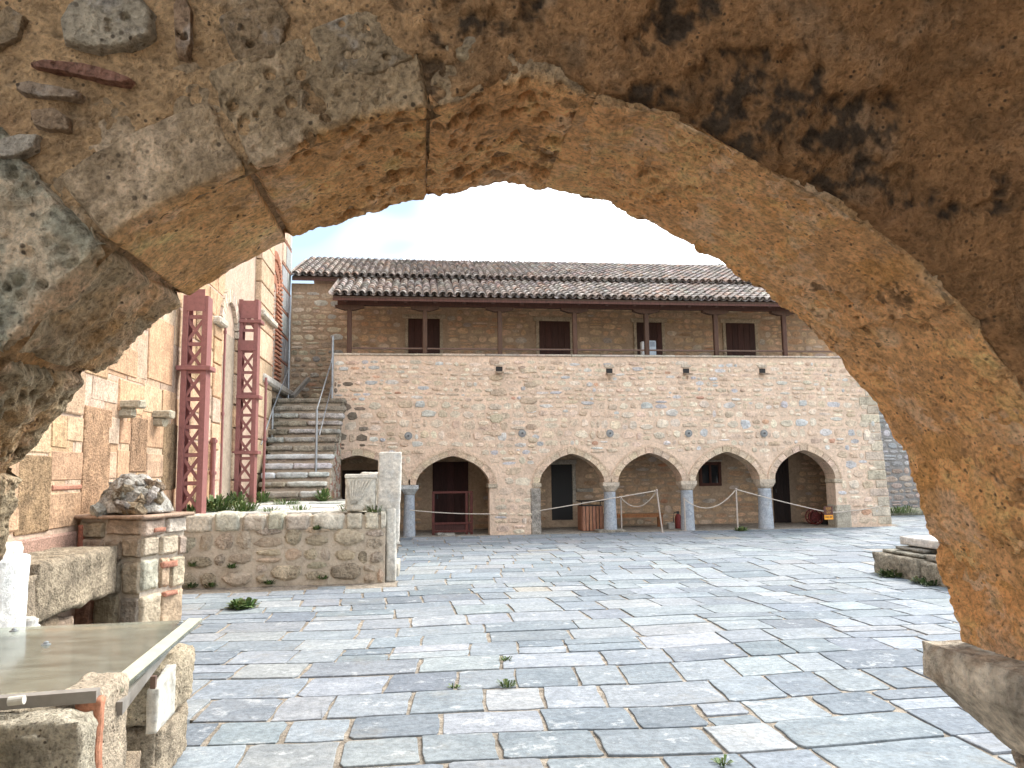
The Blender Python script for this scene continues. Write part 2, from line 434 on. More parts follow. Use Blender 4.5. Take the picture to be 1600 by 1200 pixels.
# ---------------------------------------------------------------- paving slabs
paving = tag(bpy.data.objects.new('courtyard_paving', None), 'grey and white marble slab paving of the courtyard', kind='structure'); COL.objects.link(paving)
def slab_ok(x, y):
    if y > 12.05 and x < -0.42: return False
    if y < 5.72 and x < -1.54: return False
    if y < 9.0 and x < -2.4: return False
    if x < -3.6: return False
    if y > 19.85 and x < 13.3: return y < 20.30
    return True
cells = []
y = 2.7
while y < 30:
    h = rng.uniform(0.38, 0.66)
    if y < 20.3 < y + h + 0.12: h = 20.3 - y
    x = -4.2 + rng.uniform(-0.5, 0)
    while x < 24:
        w = rng.choice((rng.uniform(0.36, 0.55), rng.uniform(0.45, 0.75), rng.uniform(0.65, 1.0)))
        r = rng.random()
        if r < 0.14 and w > 0.6 and h > 0.4:
            m = h * rng.uniform(0.4, 0.6); cells += [(x, x + w, y, y + m), (x, x + w, y + m, y + h)]
        elif r < 0.24 and w > 0.75:
            m = w * rng.uniform(0.35, 0.65); k = h * rng.uniform(0.35, 0.65)
            cells += [(x, x + m, y, y + h), (x + m, x + w, y, y + k), (x + m, x + w, y + k, y + h)]
        else: cells.append((x, x + w, y, y + h))
        x += w
    y += h
def warp(x, y):
    f = min(1.0, max(0.0, (20.2 - y) / 3))
    return x + 0.10 * sin(y * 0.9 + x * 0.2) + 0.05 * (y - 10) * 0.3, y + f * (0.07 * sin(x * 0.8 + 0.6 * y) + 0.03 * sin(x * 2.3))
def slab_mesh(mb, c):
    x0, x1, y0, y1 = c; gp = rng.choice((0.004, 0.006, 0.009, 0.014))
    cs = [(x0 + gp, y0 + gp), (x1 - gp, y0 + gp), (x1 - gp, y1 - gp), (x0 + gp, y1 - gp)]
    P = []
    for k in range(4):                       # chipped corners, uneven edges
        a, b = cs[k], cs[(k + 1) % 4]
        ch = rng.choice((0.008, 0.012, 0.03)) if rng.random() < 0.85 else 0.06
        L = math.hypot(b[0] - a[0], b[1] - a[1])
        for tt in (ch / L, 0.35 + rng.uniform(-0.08, 0.08), 0.66 + rng.uniform(-0.08, 0.08), 1 - ch / L):
            n_ = (-(b[1] - a[1]) / L, (b[0] - a[0]) / L); e = rng.uniform(-0.004, 0.016)
            P.append((a[0] + (b[0] - a[0]) * tt + n_[0] * e, a[1] + (b[1] - a[1]) * tt + n_[1] * e))
    z = rng.uniform(-0.004, 0.005); tx, ty = rng.uniform(-0.004, 0.004), rng.uniform(-0.004, 0.004)
    cx, cy = (x0 + x1) / 2, (y0 + y1) / 2
    n = len(P); V = []
    for kk, (dz, ins) in enumerate(((-0.045, 0), (-0.003, 0), (0, 0.004))):
        for (px, py) in P:
            qx, qy = px + (cx - px) * ins / 0.3, py + (cy - py) * ins / 0.3
            wx, wy = warp(qx, qy); V.append((wx, wy, z + dz + (qx - cx) * tx + (qy - cy) * ty))
    F = []
    for k in range(2):
        for i in range(n): F.append((k * n + i, k * n + (i + 1) % n, (k + 1) * n + (i + 1) % n, (k + 1) * n + i))
    F.append(tuple(2 * n + i for i in range(n)))
    r = rng.random()
    base = (0.200, 0.231, 0.260) if r < 0.38 else (0.245, 0.274, 0.300) if r < 0.76 else (0.168, 0.196, 0.225) if r < 0.87 else (0.270, 0.290, 0.307) if r < 0.985 else (0.285, 0.275, 0.255)
    mb.add(V, F, jitc(base, rng, 0.10, 0.02), (rng.uniform(-90, 90), rng.uniform(-90, 90), rng.uniform(-90, 90)))
    return mb
def xlim(y): return -1.56 if y < 5.72 else -2.40 if y < 9.0 else -3.6 if y < 12.05 else -0.45
vis = []
for c in cells:
    xb = xlim((c[2] + c[3]) / 2) - (warp(0, (c[2] + c[3]) / 2)[0]); xb -= 0.0
    if c[1] < xb + 0.08: continue
    if c[0] < xb: c = (xb, c[1], c[2], c[3])
    x, y = warp((c[0] + c[1]) / 2, (c[2] + c[3]) / 2)
    if not slab_ok(x, y) or not slab_ok(x, c[3] - 0.03): continue
    q = proj((x, y, 0))
    if q is None or q[0] < -300 or q[0] > 1900: continue
    s = (c[1] - c[0]) * (c[3] - c[2]) / q[2] ** 3
    inside = 150 < q[0] < 1620 and q[1] < 1260 and not (q[0] > 1500 and q[1] > 1030)
    vis.append((s if inside else s * 1e-3, c))
vis.sort(key=lambda a: -a[0])
for s, c in vis[:300]: slab_mesh(MB(), c).build('slab', MAT['slab_marble'], paving)
m = MB()
for s, c in vis[300:]: slab_mesh(m, c)
tag(m.build('far_slabs', MAT['slab_marble'], paving), kind='stuff')

# ================================================================== TWO-STOREY BUILDING
FY, BY = 20.5, 22.8
bld = thing('monastery_building', 'long two-storey rubble stone building with arcade, wooden gallery and tiled roofs', 'building', (5, 21, 0))
ARCH = [(-2.75, -0.40, 1.33, 2.13), (-0.06, 1.88, 1.33, 2.09), (3.23, 5.0, 1.33, 2.12), (5.38, 7.18, 1.33, 2.12), (7.56, 9.41, 1.34, 2.13), (9.85, 11.63, 1.36, 2.16)]
def acurve(a, grow=0.0, n=16):
    xl, xr, zs, za = a; c = (xl + xr) / 2; w = (xr - xl) / 2 + grow; h = za - zs + grow
    out = []
    for k in range(n + 1):
        tt = pi * (1 - k / n); u = cos(tt)
        out.append((c + w * u, zs + h * (0.76 * sin(tt) + 0.24 * (1 - abs(u)))))
    return out
def in_open(x, z, grow=0.19):
    for i, a in enumerate(ARCH):
        xl, xr, zs, za = a
        if z < zs + 0.02:
            if xl - 0.02 < x < xr + 0.02: return True
        else:
            c = (xl + xr) / 2; w = (xr - xl) / 2 + grow; u = (x - c) / w
            if abs(u) < 1 and z < zs + (za - zs + grow) * (0.76 * math.sqrt(1 - u * u) + 0.24 * (1 - abs(u))): return True
    for g0, g1 in ((-0.42, 0.0), (4.9, 5.45), (7.1, 7.6), (9.35, 9.9)):
        if g0 < x < g1 and z < 1.5: return True
    return False
out = [(-3.5, -0.2), (-2.75, -0.2)]
for i, a in enumerate(ARCH):
    if i == 2: out += [(1.88, -0.2), (3.23, -0.2)]
    out += acurve(a)
out += [(11.63, -0.2), (13.25, -0.2), (12.98, 4.76), (-2.24, 4.76), (-2.24, 3.42), (-3.5, 3.42)]
n = len(out)
m = MB(); MORT = (0.65, 0.50, 0.385)
m.add([(x, FY, z) for x, z in out] + [(x, FY + 0.5, z) for x, z in out], [tuple(range(n)), tuple(range(2 * n - 1, n - 1, -1))] + [(i, n + i, n + (i + 1) % n, (i + 1) % n) for i in range(n)], MORT)
wall = m.build('wall', MAT['mortar'], bld)
# rubble stones of the facade
rng = random.Random(5)
def rubcol(rng, dark=1.0):
    r = rng.random()
    c = (0.66, 0.53, 0.41) if r < 0.44 else (0.69, 0.595, 0.48) if r < 0.76 else (0.59, 0.455, 0.345) if r < 0.86 else (0.53, 0.525, 0.525) if r < 0.93 else (0.66, 0.63, 0.58) if r < 0.985 else (0.55, 0.34, 0.24)
    return tuple(x * dark for x in jitc(c, rng, 0.10, 0.03))
st = []
for c in courses(-2.2, 12.95, 0.02, 4.66, rng, (0.10, 0.31), (0.12, 0.46), 0.020, 0.035):
    x0, x1, z0, z1 = c
    if x1 > 13.1 - (z1 * 0.055): continue
    if any(in_open(x, z) for x in (x0, (x0 + x1) / 2, x1) for z in (z0, z1)): continue
    if any(abs((x0 + x1) / 2 - sx) < 0.2 and abs((z0 + z1) / 2 - sz) < 0.16 for sx, sz in ((2.18, 4.40), (5.22, 4.36), (7.38, 4.37), (9.64, 4.38))): continue
    st.append(c)
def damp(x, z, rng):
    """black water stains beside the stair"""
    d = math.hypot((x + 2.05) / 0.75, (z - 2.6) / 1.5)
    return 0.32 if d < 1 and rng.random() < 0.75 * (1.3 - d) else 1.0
keyed = sorted(st, key=lambda c: -(c[1] - c[0]) * (c[3] - c[2]))
def facade_stone(mb, c):
    x0, x1, z0, z1 = c; e = rng.choice((2.4, 3.2, 5.0))
    pr = rng.choice((0.004, 0.012, 0.020, 0.032))
    mb.stone(blob(x0, x1, z0, z1, rng, rng.choice((6, 7, 8, 9)), e, 0.13), (0, FY, 0), X, Z, -Y, rng, pr, 0.03, 0.022, rubcol(rng, damp((x0 + x1) / 2, (z0 + z1) / 2, rng)))
    return mb
for c in keyed[:190]: facade_stone(MB(), c).build('stone', MAT['rubble_stone'], wall)
m = MB()
for c in keyed[190:]: facade_stone(m, c)
tag(m.build('small_stones', MAT['rubble_stone'], wall), kind='stuff')
# dressed quoins beside the middle pier and at the right corner
for q0, q1, za, zb in ((1.90, 3.2, 2.42, 4.62),):
    z = za
    while z < zb:
        h = rng.uniform(0.16, 0.28); w = rng.uniform(0.25, 0.5)
        x0 = rng.choice((q0, q1 - w))
        MB().stone(blob(x0, x0 + w, z, z + h - 0.03, rng, 8, 6, 0.04), (0, FY, 0), X, Z, -Y, rng, 0.03, 0.03, 0.02, jitc((0.54, 0.44, 0.33), rng)).build('quoin', MAT['rubble_stone'], wall)
        z += h
z = 0.05
k = 0
while z < 4.5:
    h = rng.uniform(0.2, 0.3); w = 0.55 if k % 2 else 0.34; xe = 13.24 - 0.27 * (z / 4.76)
    MB().box((xe - w, FY - 0.025, z), (xe + 0.006, FY + 0.2, z + h - 0.02), jitc((0.52, 0.45, 0.36), rng), 0.015, rng, 0.006).build('quoin', MAT['rubble_stone'], wall)
    z += h; k += 1
# arch rings: every voussoir on its own, and a thin moulding round each
for ai, a in enumerate(ARCH):
    nv = 13
    ci, co, cm = acurve(a, 0.0, nv * 3), acurve(a, 0.155, nv * 3), acurve(a, 0.205, nv * 3)
    for k in range(nv):
        if ai == 0 and k < 2: continue
        mb = MB(); P = []; cols = jitc((0.58, 0.455, 0.34), rng, 0.12)
        for j in range(4):
            i = 3 * k + j; tt = (0.10 if j == 0 else -0.10 if j == 3 else 0)
            i2 = min(i + 1, nv * 3) if tt > 0 else max(i - 1, 0)
            def L(c): return (c[i][0] + (c[i2][0] - c[i][0]) * abs(tt), c[i][1] + (c[i2][1] - c[i][1]) * abs(tt))
            p, q = L(ci), L(co)
            P += [(p[0], FY - 0.028, p[1] - 0.006), (q[0], FY - 0.028, q[1]), (q[0], FY + 0.02, q[1]), (p[0], FY + 0.53, p[1] - 0.006)]
        F = []
        for j in range(3):
            b = 4 * j
            for s_ in range(4): F.append((b + s_, b + (s_ + 1) % 4, b + 4 + (s_ + 1) % 4, b + 4 + s_))
        F += [(3, 2, 1, 0), (12, 13, 14, 15)]
        mb.add(P, F, cols, (rng.uniform(-40, 40), 0, rng.uniform(-40, 40))); mb.build('voussoir', MAT['ashlar'], wall)
    mb = MB(); P = []; N_ = len(co)
    for p, q in zip(co, cm): P += [(p[0], FY - 0.038, p[1]), (q[0], FY - 0.038, q[1]), (q[0], FY + 0.01, q[1]), (p[0], FY + 0.01, p[1])]
    F = []
    for j in range(N_ - 1):
        for s_ in range(4): F.append((4 * j + s_, 4 * j + (s_ + 1) % 4, 4 * j + 4 + (s_ + 1) % 4, 4 * j + 4 + s_))
    mb.add(P, F + [(0, 1, 2, 3), (4 * N_ - 1, 4 * N_ - 2, 4 * N_ - 3, 4 * N_ - 4)], (0.56, 0.43, 0.32)); mb.build('arch_moulding', MAT['ashlar'], wall)
# imposts of the piers
for xa, xb in ((1.84, 2.1), (3.02, 3.27), (11.59, 11.85)):
    MB().box((xa, FY - 0.04, 1.22), (xb, FY + 0.5, 1.34), (0.45, 0.38, 0.29), 0.02, rng, 0.006).build('impost', MAT['ashlar'], wall)
MB().box((2.98, FY - 0.03, -0.1), (3.26, FY + 0.45, 1.20), (0.36, 0.33, 0.29), 0.03, rng, 0.01).build('jamb_stone', MAT['old_stone'], wall)
MB().box((11.60, FY - 0.03, -0.1), (12.05, FY + 0.45, 0.62), (0.42, 0.38, 0.31), 0.03, rng, 0.01).build('jamb_stone', MAT['ashlar'], wall)
# columns
for x, r, zc in ((-0.23, 0.155, 1.33), (5.19, 0.175, 1.33), (7.37, 0.185, 1.34), (9.63, 0.20, 1.36)):
    cy = FY + 0.2
    c0 = MB().lathe((x, cy, -0.12), [(r * 1.07, 0), (r * 1.07, 0.14), (r * 1.04, 0.2), (r * 0.93, 0.85), (r * 0.90, 1.15), (r * 0.93, zc - 0.14)], 20, (0.36, 0.39, 0.43)).build('column', MAT['marble'], bld, True)
    mb = MB(); rb, rt = r * 0.95, 0.245
    P = []
    for (h, e, rd) in ((zc - 0.25, rb, 1), (zc - 0.20, rb * 1.15, 0.8), (zc - 0.10, rt, 0.2), (zc - 0.005, rt, 0.15)):
        for k in range(16):
            an = 2 * pi * k / 16; c_, s_ = cos(an), sin(an); ex = 2 + (1 - rd) * 8
            q = (abs(c_) ** ex + abs(s_) ** ex) ** (-1 / ex); P.append((x + c_ * q * e, cy + s_ * q * e, h))
    F = [(16 * j + k, 16 * j + (k + 1) % 16, 16 * j + 16 + (k + 1) % 16, 16 * j + 16 + k) for j in range(3) for k in range(16)] + [tuple(range(48, 64)), tuple(range(15, -1, -1))]
    mb.add(P, F, (0.54, 0.46, 0.37) if x > 0 else (0.45, 0.46, 0.46), (x * 7, 3, 1)); mb.build('capital', MAT['ashlar'], c0)
MB().box((4.80, FY - 0.06, -0.06), (5.58, FY + 0.5, 0.06), (0.33, 0.30, 0.25), 0.03, rng, 0.012).build('column_plinth', MAT['old_stone'], bld)
# back wall, arcade floor, gallery floor, end walls
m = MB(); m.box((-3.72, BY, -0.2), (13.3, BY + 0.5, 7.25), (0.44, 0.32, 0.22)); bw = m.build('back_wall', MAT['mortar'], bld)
MB().box((-3.6, FY - 0.2, -0.3), (13.2, BY - 0.01, -0.045), (0.20, 0.18, 0.16)).build('arcade_floor', MAT['mortar'], bld)
MB().box((-2.2, FY + 0.51, 3.55), (13.0, BY - 0.005, 3.80), (0.14, 0.09, 0.06)).build('gallery_floor', MAT['wood'], bld)
for xa, xb in ((13.0, 13.2), (-3.49, -3.2)): MB().box((xa, FY + 0.51, -0.2), (xb, BY - 0.005, 4.7 if xa > 0 else 3.4), MORT).build('end_wall', MAT['mortar'], bld)
MB().box((2.35, FY + 0.51, -0.2), (2.75, BY - 0.005, 3.54), MORT).build('cross_wall', MAT['mortar'], bld)
DOORS = [(638, 687, 498), (842, 890, 502), (994, 1033, 504), (1133, 1178, 505)]
drects = []
for (pl, pr_, pt) in DOORS:
    a, b = at(pl, pt, 1, BY), at(pr_, pt, 1, BY); drects.append((a.x, b.x, 3.8, a.z))
low = []
def lowrect(pl, pr_, pt, pb): a, b = at(pl, pt, 1, BY), at(pr_, pb, 1, BY); return (a.x, b.x, b.z, a.z)
low = [lowrect(861, 895, 726, 812), lowrect(1091, 1127, 722, 759), lowrect(1205, 1236, 716, 818), lowrect(676, 732, 722, 830), lowrect(535, 590, 735, 800)]
def blocked(x0, x1, z0, z1, e=0.14): return any(x1 > r[0] - e and x0 < r[1] + e and z1 > r[2] - e and z0 < r[3] + e for r in drects + low)
up = [c for c in courses(-3.7, 13.2, 3.82, 7.0, rng, (0.13, 0.26), (0.18, 0.5), 0.02, 0.02) if not blocked(*c)]
lo_ = [c for c in courses(-2.4, 13.0, 0.0, 2.7, rng, (0.14, 0.28), (0.2, 0.55), 0.025, 0.02) if not blocked(*c)]
def bstone(mb, c):
    x0, x1, z0, z1 = c
    left = x0 < -1.9
    pr = rng.uniform(0.015, 0.045) if left and z0 < 6 else rng.choice((0.006, 0.014, 0.022))
    dk = 1.0
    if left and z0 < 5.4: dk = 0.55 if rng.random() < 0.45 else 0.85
    mb.stone(blob(x0, x1, z0, z1, rng, 8, 3.0, 0.08), (0, BY, 0), X, Z, -Y, rng, pr, 0.03, 0.03, tuple(a * b for a, b in zip(rubcol(rng, dk), (0.92, 0.77, 0.63) if not left else (1, .97, .9)))); return mb  # stones right of the stair corner browned to paint gallery shade and warm bounce
big = sorted(up, key=lambda c: -(c[1] - c[0]) * (c[3] - c[2]) - (1 if c[0] < -1.9 else 0)); nb = set(big[:60])
bl = sorted(lo_, key=lambda c: -(c[1] - c[0]) * (c[3] - c[2])); nb |= set(bl[:40])
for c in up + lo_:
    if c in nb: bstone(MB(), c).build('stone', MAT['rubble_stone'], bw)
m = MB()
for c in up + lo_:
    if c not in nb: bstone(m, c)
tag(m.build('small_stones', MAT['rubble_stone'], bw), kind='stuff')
# damp black staining in the corner behind the stair: a thin crust on the wall
WD = (0.055, 0.022, 0.016)
def plank_door(parent, r, name='door', col=WD, y=None, planks=5):
    y = BY - 0.03 if y is None else y
    d = MB().box((r[0], y, r[2]), (r[1], y + 0.06, r[3]), col).build(name, MAT['wood'], parent)
    w = (r[1] - r[0]) / planks
    for k in range(planks): MB().box((r[0] + k * w + 0.006, y - 0.018, r[2] + 0.03), (r[0] + (k + 1) * w - 0.006, y - 0.001, r[3] - 0.03), jitc(col, rng, 0.25), 0.004).build('plank', MAT['wood'], d)
    MB().box((r[0] + w * 0.6, y - 0.05, (r[2] + r[3]) / 2 - 0.06), (r[0] + w * 0.6 + 0.03, y - 0.019, (r[2] + r[3]) / 2 + 0.06), (0.05, 0.05, 0.05)).build('handle', MAT['plain'], d)
    return d
for r in drects:
    d = plank_door(bld, r)
    fc = (0.44, 0.36, 0.26)
    MB().box((r[0] - 0.10, BY - 0.045, r[2]), (r[0] - 0.002, BY - 0.001, r[3]), fc, 0.008).build('door_jamb', MAT['ashlar'], d)
    MB().box((r[1] + 0.002, BY - 0.045, r[2]), (r[1] + 0.10, BY - 0.001, r[3]), fc, 0.008).build('door_jamb', MAT['ashlar'], d)
    MB().box((r[0] - 0.18, BY - 0.055, r[3] + 0.002), (r[1] + 0.18, BY - 0.001, r[3] + 0.13), fc, 0.01).build('lintel', MAT['ashlar'], d)
# ground-floor openings: doorway painted as a near-black shade panel, window, doorway, plank door
r = low[0]
d = MB().box((r[0], BY - 0.012, r[2]), (r[1], BY - 0.002, r[3]), (0.012, 0.010, 0.009)).build('doorway_shade_panel', MAT['plain'], bld)
MB().box((r[0] - 0.12, BY - 0.05, r[3] + 0.002), (r[1] + 0.14, BY - 0.001, r[3] + 0.14), (0.40, 0.36, 0.30), 0.01).build('lintel', MAT['ashlar'], d)
MB().box((r[1] + 0.002, BY - 0.05, r[2] + 0.5), (r[1] + 0.11, BY - 0.001, r[3]), (0.40, 0.36, 0.30), 0.01).build('door_jamb', MAT['ashlar'], d)
MB().box((r[1] + 0.12, BY - 0.10, 1.02), (r[1] + 0.62, BY - 0.001, 1.12), (0.40, 0.36, 0.30), 0.01).build('stone_shelf', MAT['ashlar'], bld)
r = low[1]
d = MB().box((r[0] + .08, BY - 0.012, r[2] + .08), (r[1] - .08, BY - 0.004, r[3] - .08), (0.02, 0.02, 0.02)).build('window', MAT['window_glass'], bld)
wc = (0.075, 0.026, 0.016)
for lo, hi in (((r[0], r[2]), (r[1], r[2] + .09)), ((r[0], r[3] - .09), (r[1], r[3])), ((r[0], r[2] + .09), (r[0] + .09, r[3] - .09)), ((r[1] - .09, r[2] + .09), (r[1], r[3] - .09)), (((r[0] + r[1]) / 2 - .03, r[2] + .09), ((r[0] + r[1]) / 2 + .03, r[3] - .09))):
    MB().box((lo[0], BY - 0.06, lo[1]), (hi[0], BY - 0.001, hi[1]), wc, 0.006).build('window_frame', MAT['wood'], d)
MB().box((r[0] - .05, BY - 0.06, r[3] + .004), (r[1] + .03, BY - 0.001, r[3] + .07), (0.38, 0.33, 0.27), 0.006).build('lintel', MAT['ashlar'], d)
plank_door(bld, low[2], 'door', (0.02, 0.012, 0.010)); plank_door(bld, low[3], 'door', (0.045, 0.015, 0.012))
plank_door(bld, low[4], 'door', (0.03, 0.015, 0.012))
# parapet coping
xs = -2.30
while xs < 13.0:
    w = rng.uniform(0.7, 1.2); e = min(xs + w, 13.02)
    MB().box((xs + 0.004, FY - 0.05, 4.762 + rng.uniform(0, .006)), (e - 0.004, FY + 0.46, 4.815), jitc((0.47, 0.41, 0.34), rng), 0.01, rng, 0.004).build('coping_stone', MAT['ashlar'], bld); xs = e
# drain spouts and round anchor plates
for px, py in ((780, 577), (952, 580), (1072, 580), (1191, 580)):
    p = at(px, py, 1, FY)
    s0 = MB().box((p.x - 0.09, FY - 0.006, p.z - 0.075), (p.x + 0.09, FY + 0.02, p.z + 0.075), (0.012, 0.010, 0.009)).build('drain_shade_plate', MAT['plain'], bld)  # near-black plate on the wall face paints the shade inside the drain
    mb = MB()
    mb.add([(p.x - .10, FY - .004, p.z - .09), (p.x + .10, FY - .004, p.z - .09), (p.x + .10, FY - .24, p.z - .13), (p.x - .10, FY - .24, p.z - .13),
            (p.x - .10, FY - .004, p.z - .05), (p.x + .10, FY - .004, p.z - .05), (p.x + .10, FY - .24, p.z - .09), (p.x - .10, FY - .24, p.z - .09)],
           [(0, 1, 2, 3), (7, 6, 5, 4), (0, 4, 5, 1), (1, 5, 6, 2), (2, 6, 7, 3), (3, 7, 4, 0)], (0.30, 0.23, 0.17))
    mb.build('spout_lip', MAT['rubble_stone'], s0)
    MB().stone(blob(p.x - .17, p.x + .17, p.z + .085, p.z + .2, rng, 8, 4), (0, FY, 0), X, Z, -Y, rng, 0.03, 0.02, 0.02, (0.5, 0.43, 0.35)).build('spout_cap_stone', MAT['rubble_stone'], s0)
for px, py in ((638, 681), (816, 677), (953, 677), (1076, 677), (1194, 677)):
    p = at(px, py, 1, FY - .03); mb = MB()
    for (r_, y0, y1, c) in ((0.105, FY - .002, FY - .035, (0.22, 0.23, 0.23)), (0.07, FY - .034, FY - .05, (0.27, 0.28, 0.28)), (0.028, FY - .049, FY - .085, (0.08, 0.08, 0.08))):
        mb.tube([(p.x, y0, p.z), (p.x, y1, p.z)], r_, 18, c)
    mb.build('anchor_plate', MAT['painted_steel'], bld)
# --- wooden gallery
gal_z = 6.08
PX = (546, 664, 781, 898, 1010, 1118, 1225)
WP = (0.080, 0.042, 0.027)
pxs = []
for px in PX:
    p = at(px, 520, 1, FY + 0.15); pxs.append(p.x)
    po = MB().box((p.x - .062, FY + .09, 4.816), (p.x + .062, FY + .21, gal_z), jitc(WP, rng, .15), 0.012).build('gallery_post', MAT['wood'], bld)
    mb = MB(); mb.add([(p.x + sx * w, FY + dy, z) for (w, z) in ((0.14, gal_z - .07), (0.38, gal_z + .0), (0.38, gal_z + .055)) for dy in (.07, .23) for sx in (-1, 1)],
                      [(0, 1, 3, 2), (0, 4, 5, 1), (2, 3, 7, 6), (4, 8, 9, 5), (6, 7, 11, 10), (8, 10, 11, 9), (0, 2, 6, 4), (4, 6, 10, 8), (1, 5, 7, 3), (5, 9, 11, 7)], WP)
    mb.build('post_bracket', MAT['wood'], po)
ends = pxs + [12.9]
for a, b in zip(ends[:-1], ends[1:]):
    z = at(700, 545, 1, FY + .15).z
    MB().box((a + .063, FY + .125, z - .022), (b - .063, FY + .175, z + .022), (0.14, 0.09, 0.07), 0.006).build('gallery_rail', MAT['wood'], bld)
MB().box((-2.15, FY + .07, gal_z + .057), (13.2, FY + .23, gal_z + .24), (0.065, 0.026, 0.018), 0.01).build('gallery_beam', MAT['wood'], bld)
# --- roofs
EY, EZ = FY - 0.42, at(860, 466, 1, FY - .42).z
TY = BY - 0.02; TZ = at(860, 443, 1, TY).z
UY, UZ = BY - 0.30, at(860, 438, 1, BY - .30).z
RY = BY + 3.2; RZ = at(860, 415, 1, RY).z
tile_vars = []
TC = [(0.35, 0.285, 0.25), (0.33, 0.28, 0.25), (0.28, 0.25, 0.23), (0.42, 0.375, 0.34), (0.37, 0.27, 0.22), (0.23, 0.21, 0.195), (0.38, 0.35, 0.325)]
def tile_geo(L=0.46, r0=0.098, r1=0.078, n=6, th=0.018):
    P = []; F = []
    for (yy, r, dz) in ((0, r0, 0.03), (L, r1, 0.0)):
        for rr in (r, r - th):
            for k in range(n + 1): a = pi * k / n; P.append((cos(a) * rr, yy, dz + sin(a) * rr * 0.92))
    q = n + 1
    for k in range(n):
        F += [(k, k + 1, 2 * q + k + 1, 2 * q + k), (q + k, 3 * q + k, 3 * q + k + 1, q + k + 1), (k, q + k, q + k + 1, k + 1)]
    F += [(0, 2 * q, 3 * q, q), (n, q + n, 3 * q + n, 2 * q + n)]
    return P, F
TP, TF = tile_geo()
for c in TC:
    mb = MB(); mb.add(TP, TF, c, (c[0] * 999, 0, 0)); o = mb.build('tile', MAT['tile']); tile_vars.append(o.data); bpy.data.objects.remove(o)
def roof(name, x0, x1, y0, z0, y1, z1, nparts, pale):
    sl = math.atan2(z1 - z0, y1 - y0); L = math.hypot(y1 - y0, z1 - z0); R_ = Matrix.Rotation(sl, 3, 'X')
    base = MB().add([(x0, y0, z0 - .07), (x1, y0, z0 - .07), (x1, y1, z1 - .07), (x0, y1, z1 - .07), (x0, y0, z0 - .02), (x1, y0, z0 - .02), (x1, y1, z1 - .02), (x0, y1, z1 - .02)],
                    [(0, 3, 2, 1), (4, 5, 6, 7), (0, 1, 5, 4), (1, 2, 6, 5), (2, 3, 7, 6), (3, 0, 4, 7)], (0.09, 0.055, 0.04)).build(name, MAT['wood'], bld)
    step = 0.212; rows = int(L / 0.34) + 1; nc = int((x1 - x0) / step)
    lst = []
    for k in range(nc):
        wob = rng.uniform(-.012, .012)
        for r in range(rows):
            lst.append((r, k, x0 + .10 + k * step + wob + rng.uniform(-.010, .010), -0.06 + r * 0.34 + rng.uniform(-.03, .03)))
    lst.sort(key=lambda a: (a[0], a[1]))
    mb = MB(); cnt = 0
    # concave channel tiles between the cover tiles
    pan = MB()
    for k in range(nc + 1):
        xc = x0 + k * step - .006
        for r in range(rows):
            c = jitc(rng.choice(TC[:4]), rng, .2); s0 = -0.09 + r * 0.34; s1 = min(s0 + 0.42, L)
            P = []
            for ss, dz in ((s0, .012), (s1, -.002)):
                for j in range(5):
                    a = pi + pi * j / 4; q = R_ @ Vector((0, ss, dz + .085 + sin(a) * .085)); P.append((xc + cos(a) * .10, y0 + q.y, z0 + q.z))
            pan.add(P, [(j, j + 1, 6 + j, 5 + j) for j in range(4)], c, (k, r, 0))
    tag(pan.build('channel_tiles', MAT['tile'], base), kind='stuff')
    for (r, k, x, s_) in lst:
        q = R_ @ Vector((0, s_, 0.035)); loc = Vector((x, y0 + q.y, z0 + q.z))
        rot = R_ @ Matrix.Rotation(rng.uniform(-.05, .05), 3, 'Z')
        dark = rng.random()
        vi = rng.choices(range(7), (3, 3, 3, 2 if pale else 1, 1, 2, 3 if pale else 1))[0]
        p = proj(loc)
        if cnt < nparts and p and p[0] < 1240:
            o = bpy.data.objects.new('tile', tile_vars[vi]); COL.objects.link(o); o.location = loc; o.rotation_euler = rot.to_euler(); link(o, base); cnt += 1
        else: mb.add([loc + rot @ Vector(v) for v in TP], TF, jitc(TC[vi], rng, .2), (k, r, 5))
    tag(mb.build('far_tiles', MAT['tile'], base), kind='stuff')
    return base
rl = roof('gallery_roof', -2.22, 13.4, EY, EZ, TY, TZ, 150, True)
ru = roof('main_roof', -3.66, 13.5, UY, UZ, RY, RZ, 150, False)
MB().bar((-2.22, EY + .015, EZ - .10), (13.4, EY + .015, EZ - .10), .03, .07, (0.10, 0.045, 0.035)).build('eaves_board', MAT['wood'], rl)
MB().bar((-3.66, UY + .015, UZ - .10), (13.5, UY + .015, UZ - .10), .03, .07, (0.10, 0.05, 0.04)).build('eaves_board', MAT['wood'], ru)
x = -1.9
while x < 13:
    MB().bar((x, EY + .06, EZ - .12), (x, TY, TZ - .14), .08, .10, (0.06, 0.03, 0.022)).build('rafter', MAT['wood'], rl); x += 0.78
# ridge tiles and the hidden back slope
mb = MB(); x = -3.66
while x < 13.5:
    mb.tube([(x, RY, RZ - .02), (x + .45, RY, RZ - .0)], .11, 8, jitc(TC[rng.randrange(7)], rng, .2)); x += .42
tag(mb.build('ridge_tiles', MAT['tile'], ru), kind='stuff')
MB().add([(-3.66, RY, RZ), (13.5, RY, RZ), (13.5, RY + 4, RZ - 1.6), (-3.66, RY + 4, RZ - 1.6)], [(0, 1, 2, 3)], (0.25, 0.18, 0.14)).build('rear_slope', MAT['tile'], ru)
MB().box((-3.72, BY + .51, -.2), (13.3, RY + 3.6, UZ - .12), (0.4, 0.33, 0.25)).build('rear_block', MAT['mortar'], bld)
